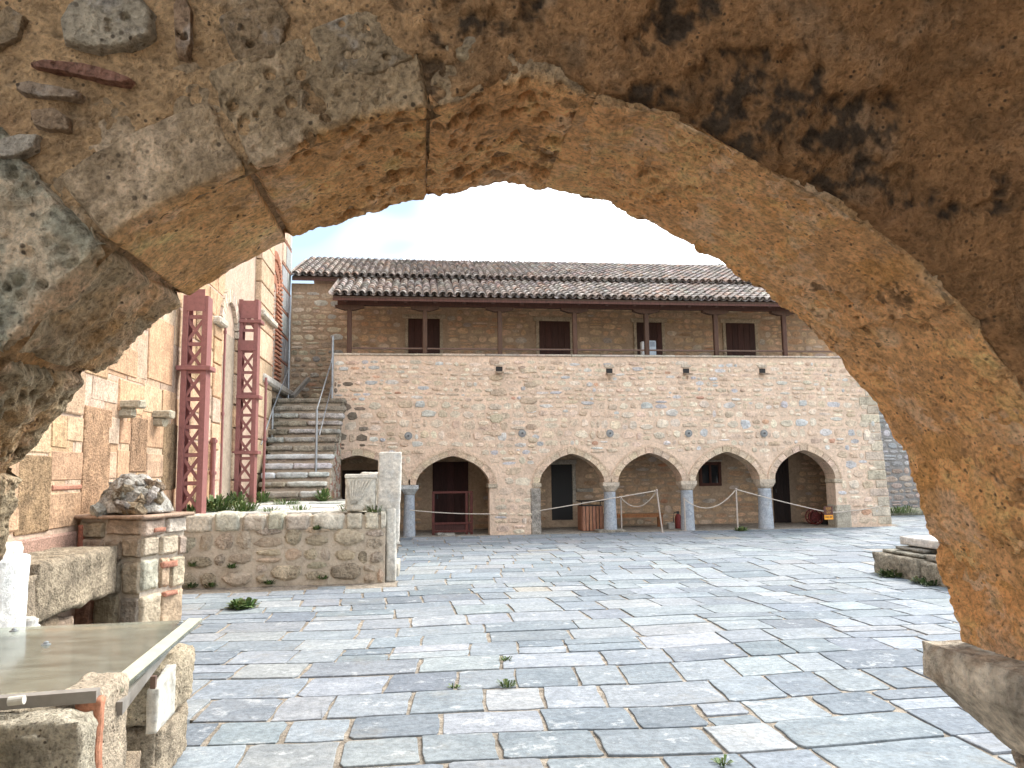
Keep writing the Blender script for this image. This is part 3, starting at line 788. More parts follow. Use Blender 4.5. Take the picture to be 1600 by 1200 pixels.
# cable looped along the upper wall
mb = MB(); mb.tube([at(458, 434, 1, BY - .04), at(485, 433, 1, BY - .04), at(510, 436, 1, BY - .04), at(530, 446, 1, BY - .04)], .018, 6, (0.42, 0.35, 0.27)); mb.build('wall_cable', MAT['plain'], bld)

# ================================================================== FOREGROUND ARCH
YN, YF, ACX, ACZ = 1.62, 2.20, 0.225, 1.13
def edge_table(pts, yv):
    th, rr = [], []
    for p in pts:
        q = at(*p, 1, yv); th.append(math.atan2(q.z - ACZ, q.x - ACX)); rr.append(math.hypot(q.z - ACZ, q.x - ACX))
    o = np.argsort(th); return np.array(th)[o], np.array(rr)[o]
FT, FR = edge_table([(-60, 1000), (0, 860), (60, 700), (150, 590), (290, 470), (460, 375), (560, 345), (670, 315), (790, 290), (870, 305), (950, 322), (1050, 375), (1130, 415), (1160, 440), (1230, 490), (1280, 540), (1340, 600), (1380, 650), (1410, 720), (1440, 800), (1470, 900), (1490, 1000)], YF)
NTt, NR = edge_table([(-200, 760), (0, 555), (100, 440), (205, 345), (420, 248), (500, 212), (680, 165), (830, 125), (950, 155), (1050, 195), (1200, 262), (1330, 335), (1430, 405), (1520, 500), (1620, 640), (1700, 800)], YN)
def rad_far(th): return np.interp(th, FT, FR)
def rad_near(th):
    q = np.stack([th * 1.0, th * 0, th * 0], 1) if np.ndim(th) else np.array([[th, 0, 0]])
    w = 0.020 * fbm(q, 7.0, 4, 99) * sst(2.0, 1.6, q[:, 0])
    return np.interp(th, NTt, NR) + (w if np.ndim(th) else w[0])
def grid_faces(a, b):
    i = np.arange((a - 1) * (b - 1)); r, c = i // (b - 1), i % (b - 1); k = r * b + c
    return np.stack([k, k + 1, k + b + 1, k + b], 1)
def grid_normals(P):
    du = np.gradient(P, axis=0); dv = np.gradient(P, axis=1); n = np.cross(du, dv)
    return n / np.maximum(np.linalg.norm(n, axis=2, keepdims=True), 1e-9)
def section(th, us, hf, off):
    """arch ring: u runs up-the-face outer edge -> face -> intrados -> outer face; off = set back into the wall"""
    rn, rf = rad_near(th), rad_far(th); c, s = np.cos(th), np.sin(th)
    L1, L2, L3 = hf, math.hypot(YF - YN, 0.03), 0.35
    tot = L1 + L2 + L3
    u = us * tot
    R_ = np.zeros((len(th), len(us))); Yv = np.zeros_like(R_)
    for j, uu in enumerate(u):
        if uu < L1: k = uu / L1; R_[:, j] = rn + hf * (1 - k) + off; Yv[:, j] = YN + off
        elif uu < L1 + L2: k = (uu - L1) / L2; R_[:, j] = rn * (1 - k) + rf * k + off; Yv[:, j] = (YN + off) * (1 - k) + (YF - off) * k
        else: k = (uu - L1 - L2) / L3; R_[:, j] = rf + L3 * k + off; Yv[:, j] = YF - off
    for _ in range(3):                     # rounded arrises
        R2, Y2 = R_.copy(), Yv.copy()
        R2[:, 1:-1] = (R_[:, :-2] + 2 * R_[:, 1:-1] + R_[:, 2:]) / 4; Y2[:, 1:-1] = (Yv[:, :-2] + 2 * Yv[:, 1:-1] + Yv[:, 2:]) / 4
        R_, Yv = R2, Y2
    P = np.stack([ACX + R_ * c[:, None], Yv, ACZ + R_ * s[:, None]], 2)
    return P, u, L1, L2
arch = thing('stone_arch', 'massive weathered limestone arch framing the courtyard view', 'arch', (0.2, 1.9, 0))
def ring_piece(name, t0, t1, hf, off, cf, ci, seed, mat, amp=0.010, pit=0.5, edge=0.0, push=0.03, rough=1.0, parent=arch, streak=0.0, tp=None, step=0.0052):
    L = (t1 - t0) * 1.45; na = max(6, int(L / step)); nb = int((hf + 0.58 + 0.35) / (step * 1.15))
    th = np.linspace(t0, t1, na); us = np.linspace(0, 1, nb)
    P, u, L1, L2 = section(th, us, hf, off); N = grid_normals(P)
    if np.dot(N[na // 2, int(nb * 0.5)], np.array([np.cos(th[na // 2]), 0, np.sin(th[na // 2])])) > 0: N = -N
    p = P.reshape(-1, 3); n = N.reshape(-1, 3); q = p + seed * 3.7
    d = amp * (fbm(q, 4.5, 3, seed) * 1.3) + amp * (0.5 + 0.9 * pit) * fbm(q, 15, 4, seed + 5, 0.6) * rough
    area = sst(-0.35, 0.15, fbm(q, 3.2, 3, seed + 9))               # where the stone is pitted
    pm = np.maximum(pits(q, 14, seed + 2, 0.55, 0.58) * 1.0, pits(q, 30, seed + 6, 0.7, 0.6) * 0.75) * area * pit
    d -= 0.055 * pm + 0.009 * rough * np.abs(fbm(q, 34, 3, seed + 31)) * (0.4 + pit)
    TH = np.repeat(th, nb)
    if edge > 0:
        wob = 0.35 * fbm(q, 9, 3, seed + 3) * edge
        e = np.minimum((TH - t0), (t1 - TH)) * 1.4 + wob
        d -= push * (1 - sst(0, edge, e))
        if hf > 0:
            uo = np.tile(u, na) + wob; d -= push * 1.2 * (1 - sst(0, edge * 1.6, uo)) * (np.tile(u, na) < L1)
    p2 = p + n * d[:, None]
    # colour
    U = np.tile(u, na); fi = sst(L1 - 0.02, L1 + 0.03, U + 0.03 * fbm(q, 6, 3, seed + 4))
    c = mixc(cf, ci, fi)  # face painted darker, intrados brighter, the way light falls on the arch
    v1 = fbm(q, 5, 5, seed + 11, 0.6); v2 = fbm(q, 22, 4, seed + 12, 0.6)
    c = c * (1 + 0.34 * v1 + 0.30 * v2)[:, None]
    c = mixc(c, (0.84, 0.63, 0.43), 0.7 * sst(0.05, 0.4, fbm(q, 8, 5, seed + 14, 0.65)))
    c = mixc(c, (0.58, 0.33, 0.11), 0.6 * sst(0.12, 0.5, fbm(q * np.array([1, 1, 1.8]), 4, 4, seed + 15)) * fi)
    if streak: c = mixc(c, (0.09, 0.075, 0.05), streak * sst(0.05, 0.4, fbm(q, 6, 5, seed + 21, 0.65)))
    c = mixc(c, (0.10, 0.07, 0.04), 0.75 * pit * sst(0.22, 0.40, fbm(q, 18, 5, seed + 41, 0.65)) * sst(-0.25, 0.2, fbm(q, 3.2, 3, seed + 9)))
    c = c * mixc((1.0, 1.0, 1.0), (1.04, 0.95, 0.90), fi)
    o = mesh_obj(name, p2, grid_faces(na, nb), MAT[mat], parent, np.clip(c, 0.01, 0.85), True, (seed * 1.7, 0, 0))
    return o
bd_px = [(-40, 960), (40, 735), (150, 590), (290, 468), (452, 376), (670, 315), (862, 303), (1052, 376), (1190, 462), (1305, 563), (1405, 705), (1455, 850), (1490, 1005)]
bd = []
for p in bd_px: q = at(*p, 1, YF); bd.append(math.atan2(q.z - ACZ, q.x - ACX))
bd[0] = pi - 0.02; bd[-1] = 0.0
GREY = (0.40, 0.37, 0.28); TAN = (0.60, 0.385, 0.20); OCH = (0.80, 0.475, 0.215)
VS = [  # hf, face colour as shaded, intrados colour as lit, amp, pit, edge, push, streak
    (0.30, GREY, (0.46, 0.41, 0.295), 0.022, 0.6, 0.030, 0.05, 0.4),
    (0.34, GREY, (0.48, 0.43, 0.305), 0.022, 0.7, 0.030, 0.05, 0.35),
    (0.40, (0.41, 0.38, 0.285), (0.50, 0.43, 0.30), 0.014, 1.0, 0.022, 0.05, 0.2),
    (0.185, (0.48, 0.35, 0.22), (0.80, 0.52, 0.26), 0.006, 0.15, 0.014, 0.04, 0.0),
    (0.25, (0.46, 0.335, 0.205), (0.80, 0.50, 0.24), 0.010, 0.75, 0.018, 0.035, 0.10),
    (0.26, (0.46, 0.33, 0.20), (0.80, 0.49, 0.24), 0.010, 0.8, 0.035, 0.02, 0.15),
    (0.02, TAN, (0.82, 0.50, 0.25), 0.012, 0.9, 0.075, 0.012, 0.10),
    (0.02, TAN, OCH, 0.012, 0.9, 0.075, 0.012, 0.10),
    (0.02, TAN, (0.81, 0.49, 0.24), 0.014, 1.0, 0.07, 0.012, 0.18),
    (0.02, TAN, (0.80, 0.475, 0.22), 0.010, 0.35, 0.07, 0.012, 0.04),
    (0.02, TAN, OCH, 0.012, 0.8, 0.06, 0.012, 0.10),
    (0.02, TAN, (0.77, 0.435, 0.19), 0.014, 0.9, 0.06, 0.012, 0.12),
]
for k, (hf, cf, ci, amp, pit, edge, push, stk) in enumerate(VS):
    ring_piece('voussoir', bd[k + 1], bd[k], hf, 0.0, cf, ci, 3 + k * 7, 'porous', amp, pit, edge, push, 1.0, streak=stk)
midt = bd[6]
ring_piece('joint_mortar', midt, pi - 0.01, 0.25, 0.024, (0.36, 0.26, 0.16), (0.45, 0.32, 0.19), 77, 'porous', 0.006, 0.3, 0, step=0.012)
ring_piece('joint_mortar', 0.0, midt + 0.02, 0.02, 0.007, (0.60, 0.375, 0.19), (0.79, 0.485, 0.24), 81, 'plaster', 0.008, 0.25, 0, step=0.010)

# ---------------------------------------------------------------- inner face of the wall and the porch vault
def vault_paths(th, ss):
    right = sst(2.05, 1.15, th)                                   # 1 on the right-hand side
    phi0 = (2 + 24 * right) * pi / 180; s0 = 0.95 * (1 - right) + 0.0 * right; s1 = s0 + 1.3
    r = rad_near(th).copy(); yv = YN + 0.034 - 0.057 * right; Rr = [r.copy()]; Yy = [yv.copy()]
    for a, b in zip(ss[:-1], ss[1:]):
        ph = phi0 + (pi / 2 - phi0) * sst(0, 1, np.clip(((a + b) / 2 - s0) / (s1 - s0), 0, 1))
        r = r + np.cos(ph) * (b - a); yv = yv - np.sin(ph) * (b - a); Rr.append(r.copy()); Yy.append(yv.copy())
    R_ = np.stack(Rr, 1); Yv = np.stack(Yy, 1)
    return np.stack([ACX + R_ * np.cos(th)[:, None], Yv, ACZ + R_ * np.sin(th)[:, None]], 2)
na = 640
th = np.linspace(-0.02, pi + 0.06, na)
ss = np.concatenate([np.arange(0, 1.15, 0.0075), np.arange(1.15, 2.2, 0.03), np.arange(2.2, 4.7, 0.15)]); nb = len(ss)  # unseen rear of the vault lengthened to dim the near faces
P = vault_paths(th, ss); N = grid_normals(P)
j = int(0.3 / 0.0075)
if N[na // 3, j][1] > 0: N = -N
p = P.reshape(-1, 3); n_ = N.reshape(-1, 3); TH = np.repeat(th, nb); S = np.tile(ss, na)
right = sst(2.05, 1.30, TH)
d = 0.020 * fbm(p, 2.5, 3, 5) + 0.020 * fbm(p, 8, 4, 6) * (0.5 + 0.5 * (1 - right)) + 0.007 * fbm(p, 28, 4, 7, 0.5) * (1 - 0.4 * right)
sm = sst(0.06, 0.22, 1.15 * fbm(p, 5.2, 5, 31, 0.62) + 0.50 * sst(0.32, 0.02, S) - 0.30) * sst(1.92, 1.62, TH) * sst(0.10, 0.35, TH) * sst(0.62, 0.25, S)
d += right * (0.022 * fbm(p * np.array([1.0, 2.4, 2.4]), 3.6, 4, 71) - 0.014 * sst(0.0, 0.35, np.abs(fbm(p, 5.5, 4, 72)) * -1 + 0.16))
d -= sm * (0.012 + 0.030 * np.abs(fbm(p, 16, 4, 33)))
pl = pits(p, 30, 41, 0.35, 0.45) * sst(0.0, 0.3, fbm(p, 2.6, 3, 43)) * (1 - right); d -= 0.014 * pl
d -= 0.03 * sst(0.03, 0.0, S)
p2 = p + n_ * d[:, None]
c = mixc((0.50, 0.325, 0.175), (0.40, 0.215, 0.098), right)
c = c * (1 + 0.30 * fbm(p, 3, 5, 51, 0.6) + 0.35 * fbm(p, 20, 4, 52, 0.65))[:, None]
c = mixc(c, (0.56, 0.47, 0.35), 0.55 * sst(0.15, 0.5, fbm(p, 7, 5, 53, 0.65)) * (1 - 0.7 * right))
c = mixc(c, (0.25, 0.13, 0.065), 0.7 * sst(0.1, 0.5, fbm(p, 2.2, 5, 54, 0.6)))
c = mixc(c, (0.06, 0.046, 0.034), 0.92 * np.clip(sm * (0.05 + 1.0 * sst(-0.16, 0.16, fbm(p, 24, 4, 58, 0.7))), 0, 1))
c = mixc(c, (0.12, 0.085, 0.05), 0.5 * sst(0.2, 0.45, fbm(p, 24, 4, 61, 0.6)) * (1 - 0.5 * right))
gf = grid_faces(na, nb); keep = ~((TH[gf[:, 0]] > 1.75) & (S[gf[:, 0]] > 2.1 + 0.12 * fbm(p[gf[:, 0]], 3, 3, 91)))  # unseen upper left of the vault cut away to let sky light in
vault = mesh_obj('porch_vault', p2, gf[keep], MAT['plaster'], None, np.clip(c, 0.01, 0.8), True, (9, 9, 9))
tag(vault, 'brown plastered vault and rough mortared wall around the arch', kind='structure')
# rubble bedded in the wall left of the arch
def face_stone(name, px, col, proud, seed, mat='porous', amp=0.004, parent=arch):
    """stone outlined in the wall face, densely meshed and domed"""
    pts = [at(a, b, 1, YN - 0.004) for a, b in px]; poly = np.array([(q.x, q.z) for q in pts]); ctr = poly.mean(0)
    K = 120; tt = np.linspace(0, len(poly), K, endpoint=False); i = tt.astype(int); f = (tt - i)[:, None]; f = f * 0.5 + 0.5 * f * f * (3 - 2 * f)
    ring = poly[i] * (1 - f) + poly[(i + 1) % len(poly)] * f
    for _ in range(3): ring = (np.roll(ring, 1, 0) + 2 * ring + np.roll(ring, -1, 0)) / 4
    rs = np.linspace(0, 1, 26); V = []
    for r in rs:
        xy = ctr + (ring - ctr) * r
        h = proud - (proud + 0.06) * np.clip((r - 0.80) / 0.20, 0, 1) ** 2.4
        V.append(np.stack([xy[:, 0], np.full(K, YN + 0.014 - h), xy[:, 1]], 1))
    V = np.concatenate(V); q = V + seed
    V[:, 1] -= amp * fbm(q, 14, 5, seed) + amp * fbm(q, 40, 3, seed + 1) - 0.020 * pits(q, 34, seed + 3, 0.4, 0.5)
    F = grid_faces(26, K); extra = np.stack([np.arange(25) * K + K - 1, np.arange(25) * K, np.arange(1, 26) * K, np.arange(1, 26) * K + K - 1], 1)
    cc = np.tile(np.array(col), (len(V), 1)) * (1 + 0.25 * fbm(q, 12, 4, seed + 5) + 0.2 * fbm(q, 45, 3, seed + 6))[:, None]
    cc = mixc(cc, (0.55, 0.50, 0.45), 0.5 * sst(0.15, 0.45, fbm(q, 9, 5, seed + 8, 0.65)))
    return mesh_obj(name, V, np.concatenate([F, extra]), MAT[mat], parent, np.clip(cc, 0.01, 0.8), True, (seed, 0, 0))
face_stone('rubble_stone', [(85, 35), (100, 5), (150, -25), (215, -20), (246, 15), (246, 55), (205, 78), (150, 82), (92, 70)], (0.47, 0.40, 0.30), 0.028, 101)
face_stone('brick', [(34, 95), (60, 91), (130, 97), (190, 112), (216, 124), (205, 133), (150, 124), (95, 112), (45, 104)], (0.33, 0.17, 0.12), 0.022, 102)
face_stone('rubble_stone', [(14, 132), (40, 125), (90, 135), (132, 143), (128, 155), (70, 154), (30, 147)], (0.44, 0.33, 0.24), 0.024, 103)
face_stone('rubble_stone', [(42, 170), (85, 165), (108, 180), (112, 204), (70, 204), (48, 195)], (0.37, 0.26, 0.17), 0.020, 104)
face_stone('rubble_stone', [(-20, 222), (30, 207), (66, 208), (58, 232), (20, 248), (-20, 250)], (0.56, 0.49, 0.40), 0.024, 105)
face_stone('rubble_stone', [(268, 0), (285, -20), (300, 10), (300, 70), (292, 92), (272, 85)], (0.34, 0.23, 0.15), 0.020, 106)
face_stone('rubble_stone', [(-40, 40), (10, 0), (40, 20), (30, 60), (-10, 80)], (0.36, 0.26, 0.16), 0.016, 107)
face_stone('rubble_stone', [(330, 20), (420, -30), (460, 20), (440, 90), (370, 110)], (0.34, 0.24, 0.145), 0.014, 108)
face_stone('rubble_stone', [(470, 40), (560, 5), (640, 20), (660, 90), (600, 120), (505, 130)], (0.40, 0.30, 0.19), 0.020, 109)
face_stone('rubble_stone', [(680, 30), (760, 5), (815, 20), (825, 75), (760, 105), (690, 95)], (0.42, 0.32, 0.20), 0.018, 110)
# outer face and top of the arch wall, so the mass is closed
m = MB(); A = [(ACX + (float(rad_far(a)) + 0.28) * cos(a), ACZ + (float(rad_far(a)) + 0.28) * sin(a)) for a in np.linspace(0, pi, 40)]
for (a, b) in zip(A[:-1], A[1:]):
    ka, kb = ((3.2 / max(abs(a[0] - ACX), 1e-6)) if abs(a[0] - ACX) > abs(a[1] - ACZ) * 1.0 else 3.2 / max(a[1] - ACZ, 1e-6)), ((3.2 / max(abs(b[0] - ACX), 1e-6)) if abs(b[0] - ACX) > abs(b[1] - ACZ) else 3.2 / max(b[1] - ACZ, 1e-6))
    oa = (ACX + (a[0] - ACX) * ka, ACZ + (a[1] - ACZ) * ka); ob = (ACX + (b[0] - ACX) * kb, ACZ + (b[1] - ACZ) * kb)
    m.add([(a[0], YF - 0.01, a[1]), (b[0], YF - 0.01, b[1]), (ob[0], YF - 0.01, ob[1]), (oa[0], YF - 0.01, oa[1])], [(0, 1, 2, 3)], (0.42, 0.33, 0.22))
m.build('outer_face', MAT['mortar'], arch)

# capital and column that carry the arch on the right
colm = thing('arch_column', 'short marble column with a wide block capital carrying the right foot of the arch', 'column', (1.80, 2.02, 0))
def rock(name, fn, res, mat, parent, col, amp, seed, pit=0.3, stain=0.3, fs=1.0, spots=None):
    """unit cube grid mapped by fn -> displaced dense mesh"""
    nx, ny, nz = res; V = []; idx = {}; F = []
    def vid(i, j, k):
        key = (i, j, k)
        if key not in idx: idx[key] = len(V); V.append((i / nx, j / ny, k / nz))
        return idx[key]
    for (a, b, na_, nb_) in ((0, 1, nx, ny), (1, 2, ny, nz), (2, 0, nz, nx)):
        c_ = 3 - a - b; nc_ = (nx, ny, nz)[c_]
        for e in (0, nc_):
            for i in range(na_):
                for j in range(nb_):
                    q = []
                    for (di, dj) in ((0, 0), (1, 0), (1, 1), (0, 1)):
                        k = [0, 0, 0]; k[a] = i + di; k[b] = j + dj; k[c_] = e; q.append(vid(*k))
                    F.append(q if e else q[::-1])
    V = np.array(V); W = fn(V)
    ctr = V - 0.5; nrm = np.sign(ctr) * np.abs(ctr * 2) ** 8; J = fn(V + nrm * 0.01) - W
    nn = J / np.maximum(np.linalg.norm(J, axis=1, keepdims=True), 1e-9)
    q = W + seed * 1.3
    edge = np.sort(np.abs(ctr * 2), axis=1)[:, 1]
    d = amp * fbm(q, 5 * fs, 4, seed) + amp * 0.5 * fbm(q, 20 * fs, 4, seed + 1) - amp * 1.2 * sst(0.82, 1.0, edge)
    pm = np.maximum(pits(q, 24 * fs, seed + 2, 0.4, 0.5), 0.6 * pits(q, 50 * fs, seed + 4, 0.5, 0.5)) * sst(-0.1, 0.3, fbm(q, 4 * fs, 3, seed + 7)) * pit
    d -= 0.028 / max(fs, .6) * pm + amp * 0.35 * np.abs(fbm(q, 45 * fs, 3, seed + 17))
    W2 = W + nn * d[:, None]
    c = np.tile(np.array(col), (len(W), 1)) * (1 + 0.25 * fbm(q, 6 * fs, 5, seed + 8, .6) + 0.2 * fbm(q, 28 * fs, 4, seed + 9))[:, None]
    c = mixc(c, (0.07, 0.06, 0.045), stain * sst(0.05, 0.4, fbm(q, 5 * fs, 6, seed + 10, .65)))
    if spots: c = mixc(c, spots[0], spots[1] * sst(0.1, 0.35, fbm(q, 6 * fs, 5, seed + 12, .6)))
    return mesh_obj(name, W2, np.array(F), MAT[mat], parent, np.clip(c, 0.01, 0.85), True, (seed, seed * .3, 0))
def boxfn(lo, hi, M=None, pivot=None, taper=None):
    lo, hi = np.array(lo, float), np.array(hi, float)
    def fn(V):
        W = lo + V * (hi - lo)
        if taper is not None:
            k = 1 - taper * (V[:, 2:3]); c_ = (lo + hi) / 2; W[:, :2] = c_[:2] + (W[:, :2] - c_[:2]) * k
        if M is not None:
            pv = np.array(pivot if pivot is not None else (lo + hi) / 2); W = (W - pv) @ np.array(M).T + pv
        return W
    return fn
def capfn(V):
    z = V[:, 2]; top = sst(0.58, 0.66, z)
    k = np.where(z > 0.62, 1.0, 0.42 + 0.54 * (np.clip(z / 0.62, 0, 1)) ** 0.8)
    x = 1.82 + (V[:, 0] - 0.5) * 0.60 * k; y = 1.95 + (V[:, 1] - 0.5) * 0.62 * k
    return np.stack([x, y, 0.83 + z * 0.295], 1)
rock('capital', capfn, (60, 60, 34), 'old_stone', colm, (0.62, 0.55, 0.45), 0.008, 201, 0.25, 0.35, 1.5, ((0.30, 0.20, 0.12), 0.5))
def shaftfn(V):
    a, b = V[:, 0] * 2 - 1, V[:, 1] * 2 - 1
    x = a * np.sqrt(1 - b * b / 2); y = b * np.sqrt(1 - a * a / 2); r = 0.145 + 0.02 * sst(0.9, 1.0, V[:, 2])
    return np.stack([1.82 + x * r, 2.02 + y * r, 0.02 + V[:, 2] * 0.82], 1)
rock('shaft', shaftfn, (20, 20, 60), 'old_stone', colm, (0.46, 0.38, 0.29), 0.006, 205, 0.5, 0.5, 1.5)
MB().box((1.58, 1.78, -0.02), (2.06, 2.26, 0.03), (0.4, 0.4, 0.38), 0.02).build('base', MAT['marble'], colm)
rock('left_pier', boxfn((-1.85, 1.56, -.02), (-1.215, 2.26, 1.16)), (30, 30, 50), 'porous', arch, (0.50, 0.45, 0.34), 0.02, 211, 0.7, 0.3, 1.2)
tag(MB().box((2.62, -2.6, -.05), (3.0, 1.3, 1.35), (0.42, 0.27, 0.15)).build('porch_side_wall', MAT['plaster']), 'low plastered side wall carrying the porch vault', kind='structure')

# ================================================================== CHURCH on the left
CX = -3.74
rng = random.Random(23)
def W(px, py): p = at(px, py, 0, CX); return p.y, p.z
church = thing('church', 'tall Byzantine church wall of orange ashlar and brick along the left side', 'church', (CX, 14, 0))
cw = MB().box((CX - 9.0, 3.2, -0.7), (CX, 22.78, 13.0), (0.49, 0.37, 0.285)).build('wall', MAT['mortar'], church)
used = []
def cblock(y0, y1, z0, z1, kind=0, proud=None, name='block'):
    col = [(0.50, 0.325, 0.20), (0.41, 0.27, 0.16), (0.51, 0.385, 0.28), (0.38, 0.185, 0.13), (0.38, 0.39, 0.39), (0.51, 0.355, 0.235)][kind]
    mt = ['ashlar', 'old_stone', 'ashlar', 'brick', 'marble', 'ashlar'][kind]
    pr = rng.uniform(0.012, 0.03) if proud is None else proud
    MB().box((CX - 0.05, y0, z0), (CX + pr, y1, z1), jitc(col, rng, 0.14, 0.03), min(0.012, (z1 - z0) * .2), rng, 0.005).build(name, MAT[mt], cw)
def cpx(pl, pr_, pt, pb, kind):
    (ya, za), (yb, zb) = W(pl, pt), W(pr_, pb); zt = W((pl + pr_) / 2, pt)[1]; zbm = W((pl + pr_) / 2, pb)[1]
    used.append((ya, yb, zbm, zt)); cblock(ya, yb, zbm, zt, kind)
for b in ((131, 165, 637, 808, 1), (80, 126, 705, 751, 0), (80, 125, 757, 766, 3), (74, 123, 770, 824, 0), (28, 73, 712, 833, 1), (104, 128, 652, 690, 5),
          (168, 183, 652, 694, 2), (187, 202, 658, 694, 0), (203, 225, 652, 738, 1), (228, 252, 652, 700, 0), (228, 252, 709, 746, 5), (255, 272, 662, 765, 1),
          (163, 179, 706, 748, 5), (182, 201, 703, 748, 0), (80, 102, 660, 700, 0), (143, 182, 592, 628, 2), (185, 221, 597, 646, 0), (224, 250, 604, 646, 5), (253, 272, 611, 652, 0),
          (170, 212, 540, 585, 0), (214, 228, 530, 592, 2), (233, 267, 497, 598, 0), (-60, 26, 720, 835, 0), (-60, 76, 600, 705, 5), (80, 128, 575, 645, 5), (133, 166, 540, 588, 0)): cpx(*b)
# courses further on, beside and behind the trusses
def ccourses(y0, y1, z0, z1, kinds, h=(0.45, 0.7), w=(0.45, 0.95), brick=True, pr=None):
    z = z0
    while z < z1:
        hh = min(rng.uniform(*h), z1 - z)
        if hh < .15: break
        y = y0
        while y < y1 - .1:
            ww = min(rng.uniform(*w), y1 - y)
            cblock(y + .02, y + ww - .02, z + .02, z + hh - .02, rng.choice(kinds), pr); y += ww
        z += hh
        if brick and rng.random() < .75: cblock(y0 + .02, y1 - .02, z + .005, z + .06, 3, 0.012, 'brick_course'); z += .075
ccourses(4.2, 12.6, 1.10, 4.6, (0, 5, 5, 2), (.5, .8), (.5, .9), False, .006)
ccourses(12.6, 15.2, 1.10, 8.0, (0, 0, 5, 2, 1), brick=False)
ccourses(7.0, 12.6, 4.65, 8.0, (0, 5, 2), brick=False)
ya = W(395, 600)[0]; yb = W(416, 600)[0]
# arched niche between the trusses
n0, n1 = W(342, 600)[0], W(364, 600)[0]; nz0, nz1 = 1.12, W(353, 520)[1]
nc, nw = (n0 + n1) / 2, (n1 - n0) / 2
MB().box((CX + .001, n0, nz0), (CX + 0.006, n1, nz1), (0.33, 0.27, 0.21)).build('niche_back', MAT['mortar'], church)
for k in range(13):
    a0, a1 = pi * k / 13 + .02, pi * (k + 1) / 13 - .02; P = []
    for xx in (CX + .002, CX + .07):
        for (r, a) in ((nw, a0), (nw + .22, a0), (nw + .22, a1), (nw, a1)): P.append((xx, nc - cos(a) * r, nz1 + sin(a) * r * 1.15))
    MB().add(P, [(3, 2, 1, 0), (4, 5, 6, 7), (0, 1, 5, 4), (1, 2, 6, 5), (2, 3, 7, 6), (3, 0, 4, 7)], jitc((0.55, 0.46, 0.36), rng), (k, 3, 3)).build('arch_stone', MAT['ashlar'], church)
z = nz0
while z < nz1 - .1:
    h = rng.uniform(.4, .65)
    for (a, b) in ((n0 - .55, n0 - .02), (n1 + .02, n1 + .35)): cblock(a, b, z + .015, min(z + h, nz1) - .015, rng.choice((2, 5, 0)), .05, 'jamb_block')
    z += h
MB().box((CX - .05, n0 - .6, nz1 + .0), (CX + .16, n0 - .05, nz1 + .14), (0.55, 0.50, 0.42), .03).build('cornice', MAT['ashlar'], church)
# pilaster strip
z = 1.1
while z < 9.5:
    h = rng.uniform(.45, .8); MB().box((CX - .05, ya, z + .012), (CX + .14, yb, z + h - .012), jitc((0.58, 0.43, 0.29), rng, .15), .015, rng, .006).build('pilaster_block', MAT['ashlar'], church); z += h
MB().box((CX - .05, ya - .06, W(405, 500)[1]), (CX + .24, yb + .10, W(405, 500)[1] + .16), (0.55, 0.50, 0.42), .03).build('cornice', MAT['ashlar'], church)
# brick arch: stacked brick jamb, three rings of radial bricks
b0, b1 = W(417, 500)[0], W(436, 500)[0]; bz0, bz1 = W(418, 592)[1], W(425, 455)[1]
bc, bw_ = (b0 + b1) / 2, (b1 - b0) / 2
MB().box((CX + .001, b0, bz0), (CX + .008, b1, bz1 + bw_), (0.42, 0.34, 0.28)).build('brick_recess', MAT['mortar'], church)
z = bz0
while z < bz1:
    for (a, b) in ((b0 + .03, bc - .2), (bc + .22, b1 + .16)):
        MB().box((CX, a, z), (CX + rng.uniform(.05, .08), b, z + .055), jitc((0.43, 0.20, 0.13), rng, .2), .006).build('brick', MAT['brick'], church)
    z += .115
for (r0, r1, xo, nb_) in ((bw_ * .98, bw_ * 1.22, .07, 26), (bw_ * .66, bw_ * .92, .045, 20), (bw_ * .3, bw_ * .56, .03, 12)):
    for k in range(nb_):
        a0, a1 = pi * k / nb_ + .03, pi * (k + 1) / nb_ - .03; P = []
        for xx in (CX + .002, CX + xo):
            for (r, a) in ((r0, a0), (r1, a0), (r1, a1), (r0, a1)): P.append((xx, bc - cos(a) * r, bz1 + sin(a) * r * 1.1))
        MB().add(P, [(3, 2, 1, 0), (4, 5, 6, 7), (0, 1, 5, 4), (1, 2, 6, 5), (2, 3, 7, 6), (3, 0, 4, 7)], jitc((0.42, 0.19, 0.12), rng, .2), (k, 1, 3)).build('brick', MAT['brick'], church)
# marble panels with brick courses
z = bz0 + .05; y0, y1 = b1 + .24, 22.70
while z < 12:
    h = rng.uniform(.5, .68); y = y0 + rng.uniform(-.05, .05)
    while y < y1 - .15:
        w = min(rng.uniform(.5, .95), y1 - y); cblock(y + .02, y + w - .02, z, z + h - .02, rng.choice((4, 4, 4, 2)), rng.uniform(.02, .04), 'marble_panel'); y += w
        if y < y1 - .3 and rng.random() < .6: cblock(y - .015, y + .03, z, z + h - .02, 3, .015, 'brick')
    z += h; cblock(y0, y1, z, z + .06, 3, .03, 'brick_course'); z += .08
MB().box((CX - .05, ya + .4, bz0 - .22), (CX + .22, 22.6, bz0 - .02), (0.52, 0.49, 0.44), .05).build('cornice', MAT['ashlar'], church)
ccourses(18.0, 22.6, 1.1, bz0 - .25, (4, 4, 2), (.7, 1.0), (.5, .8), False)
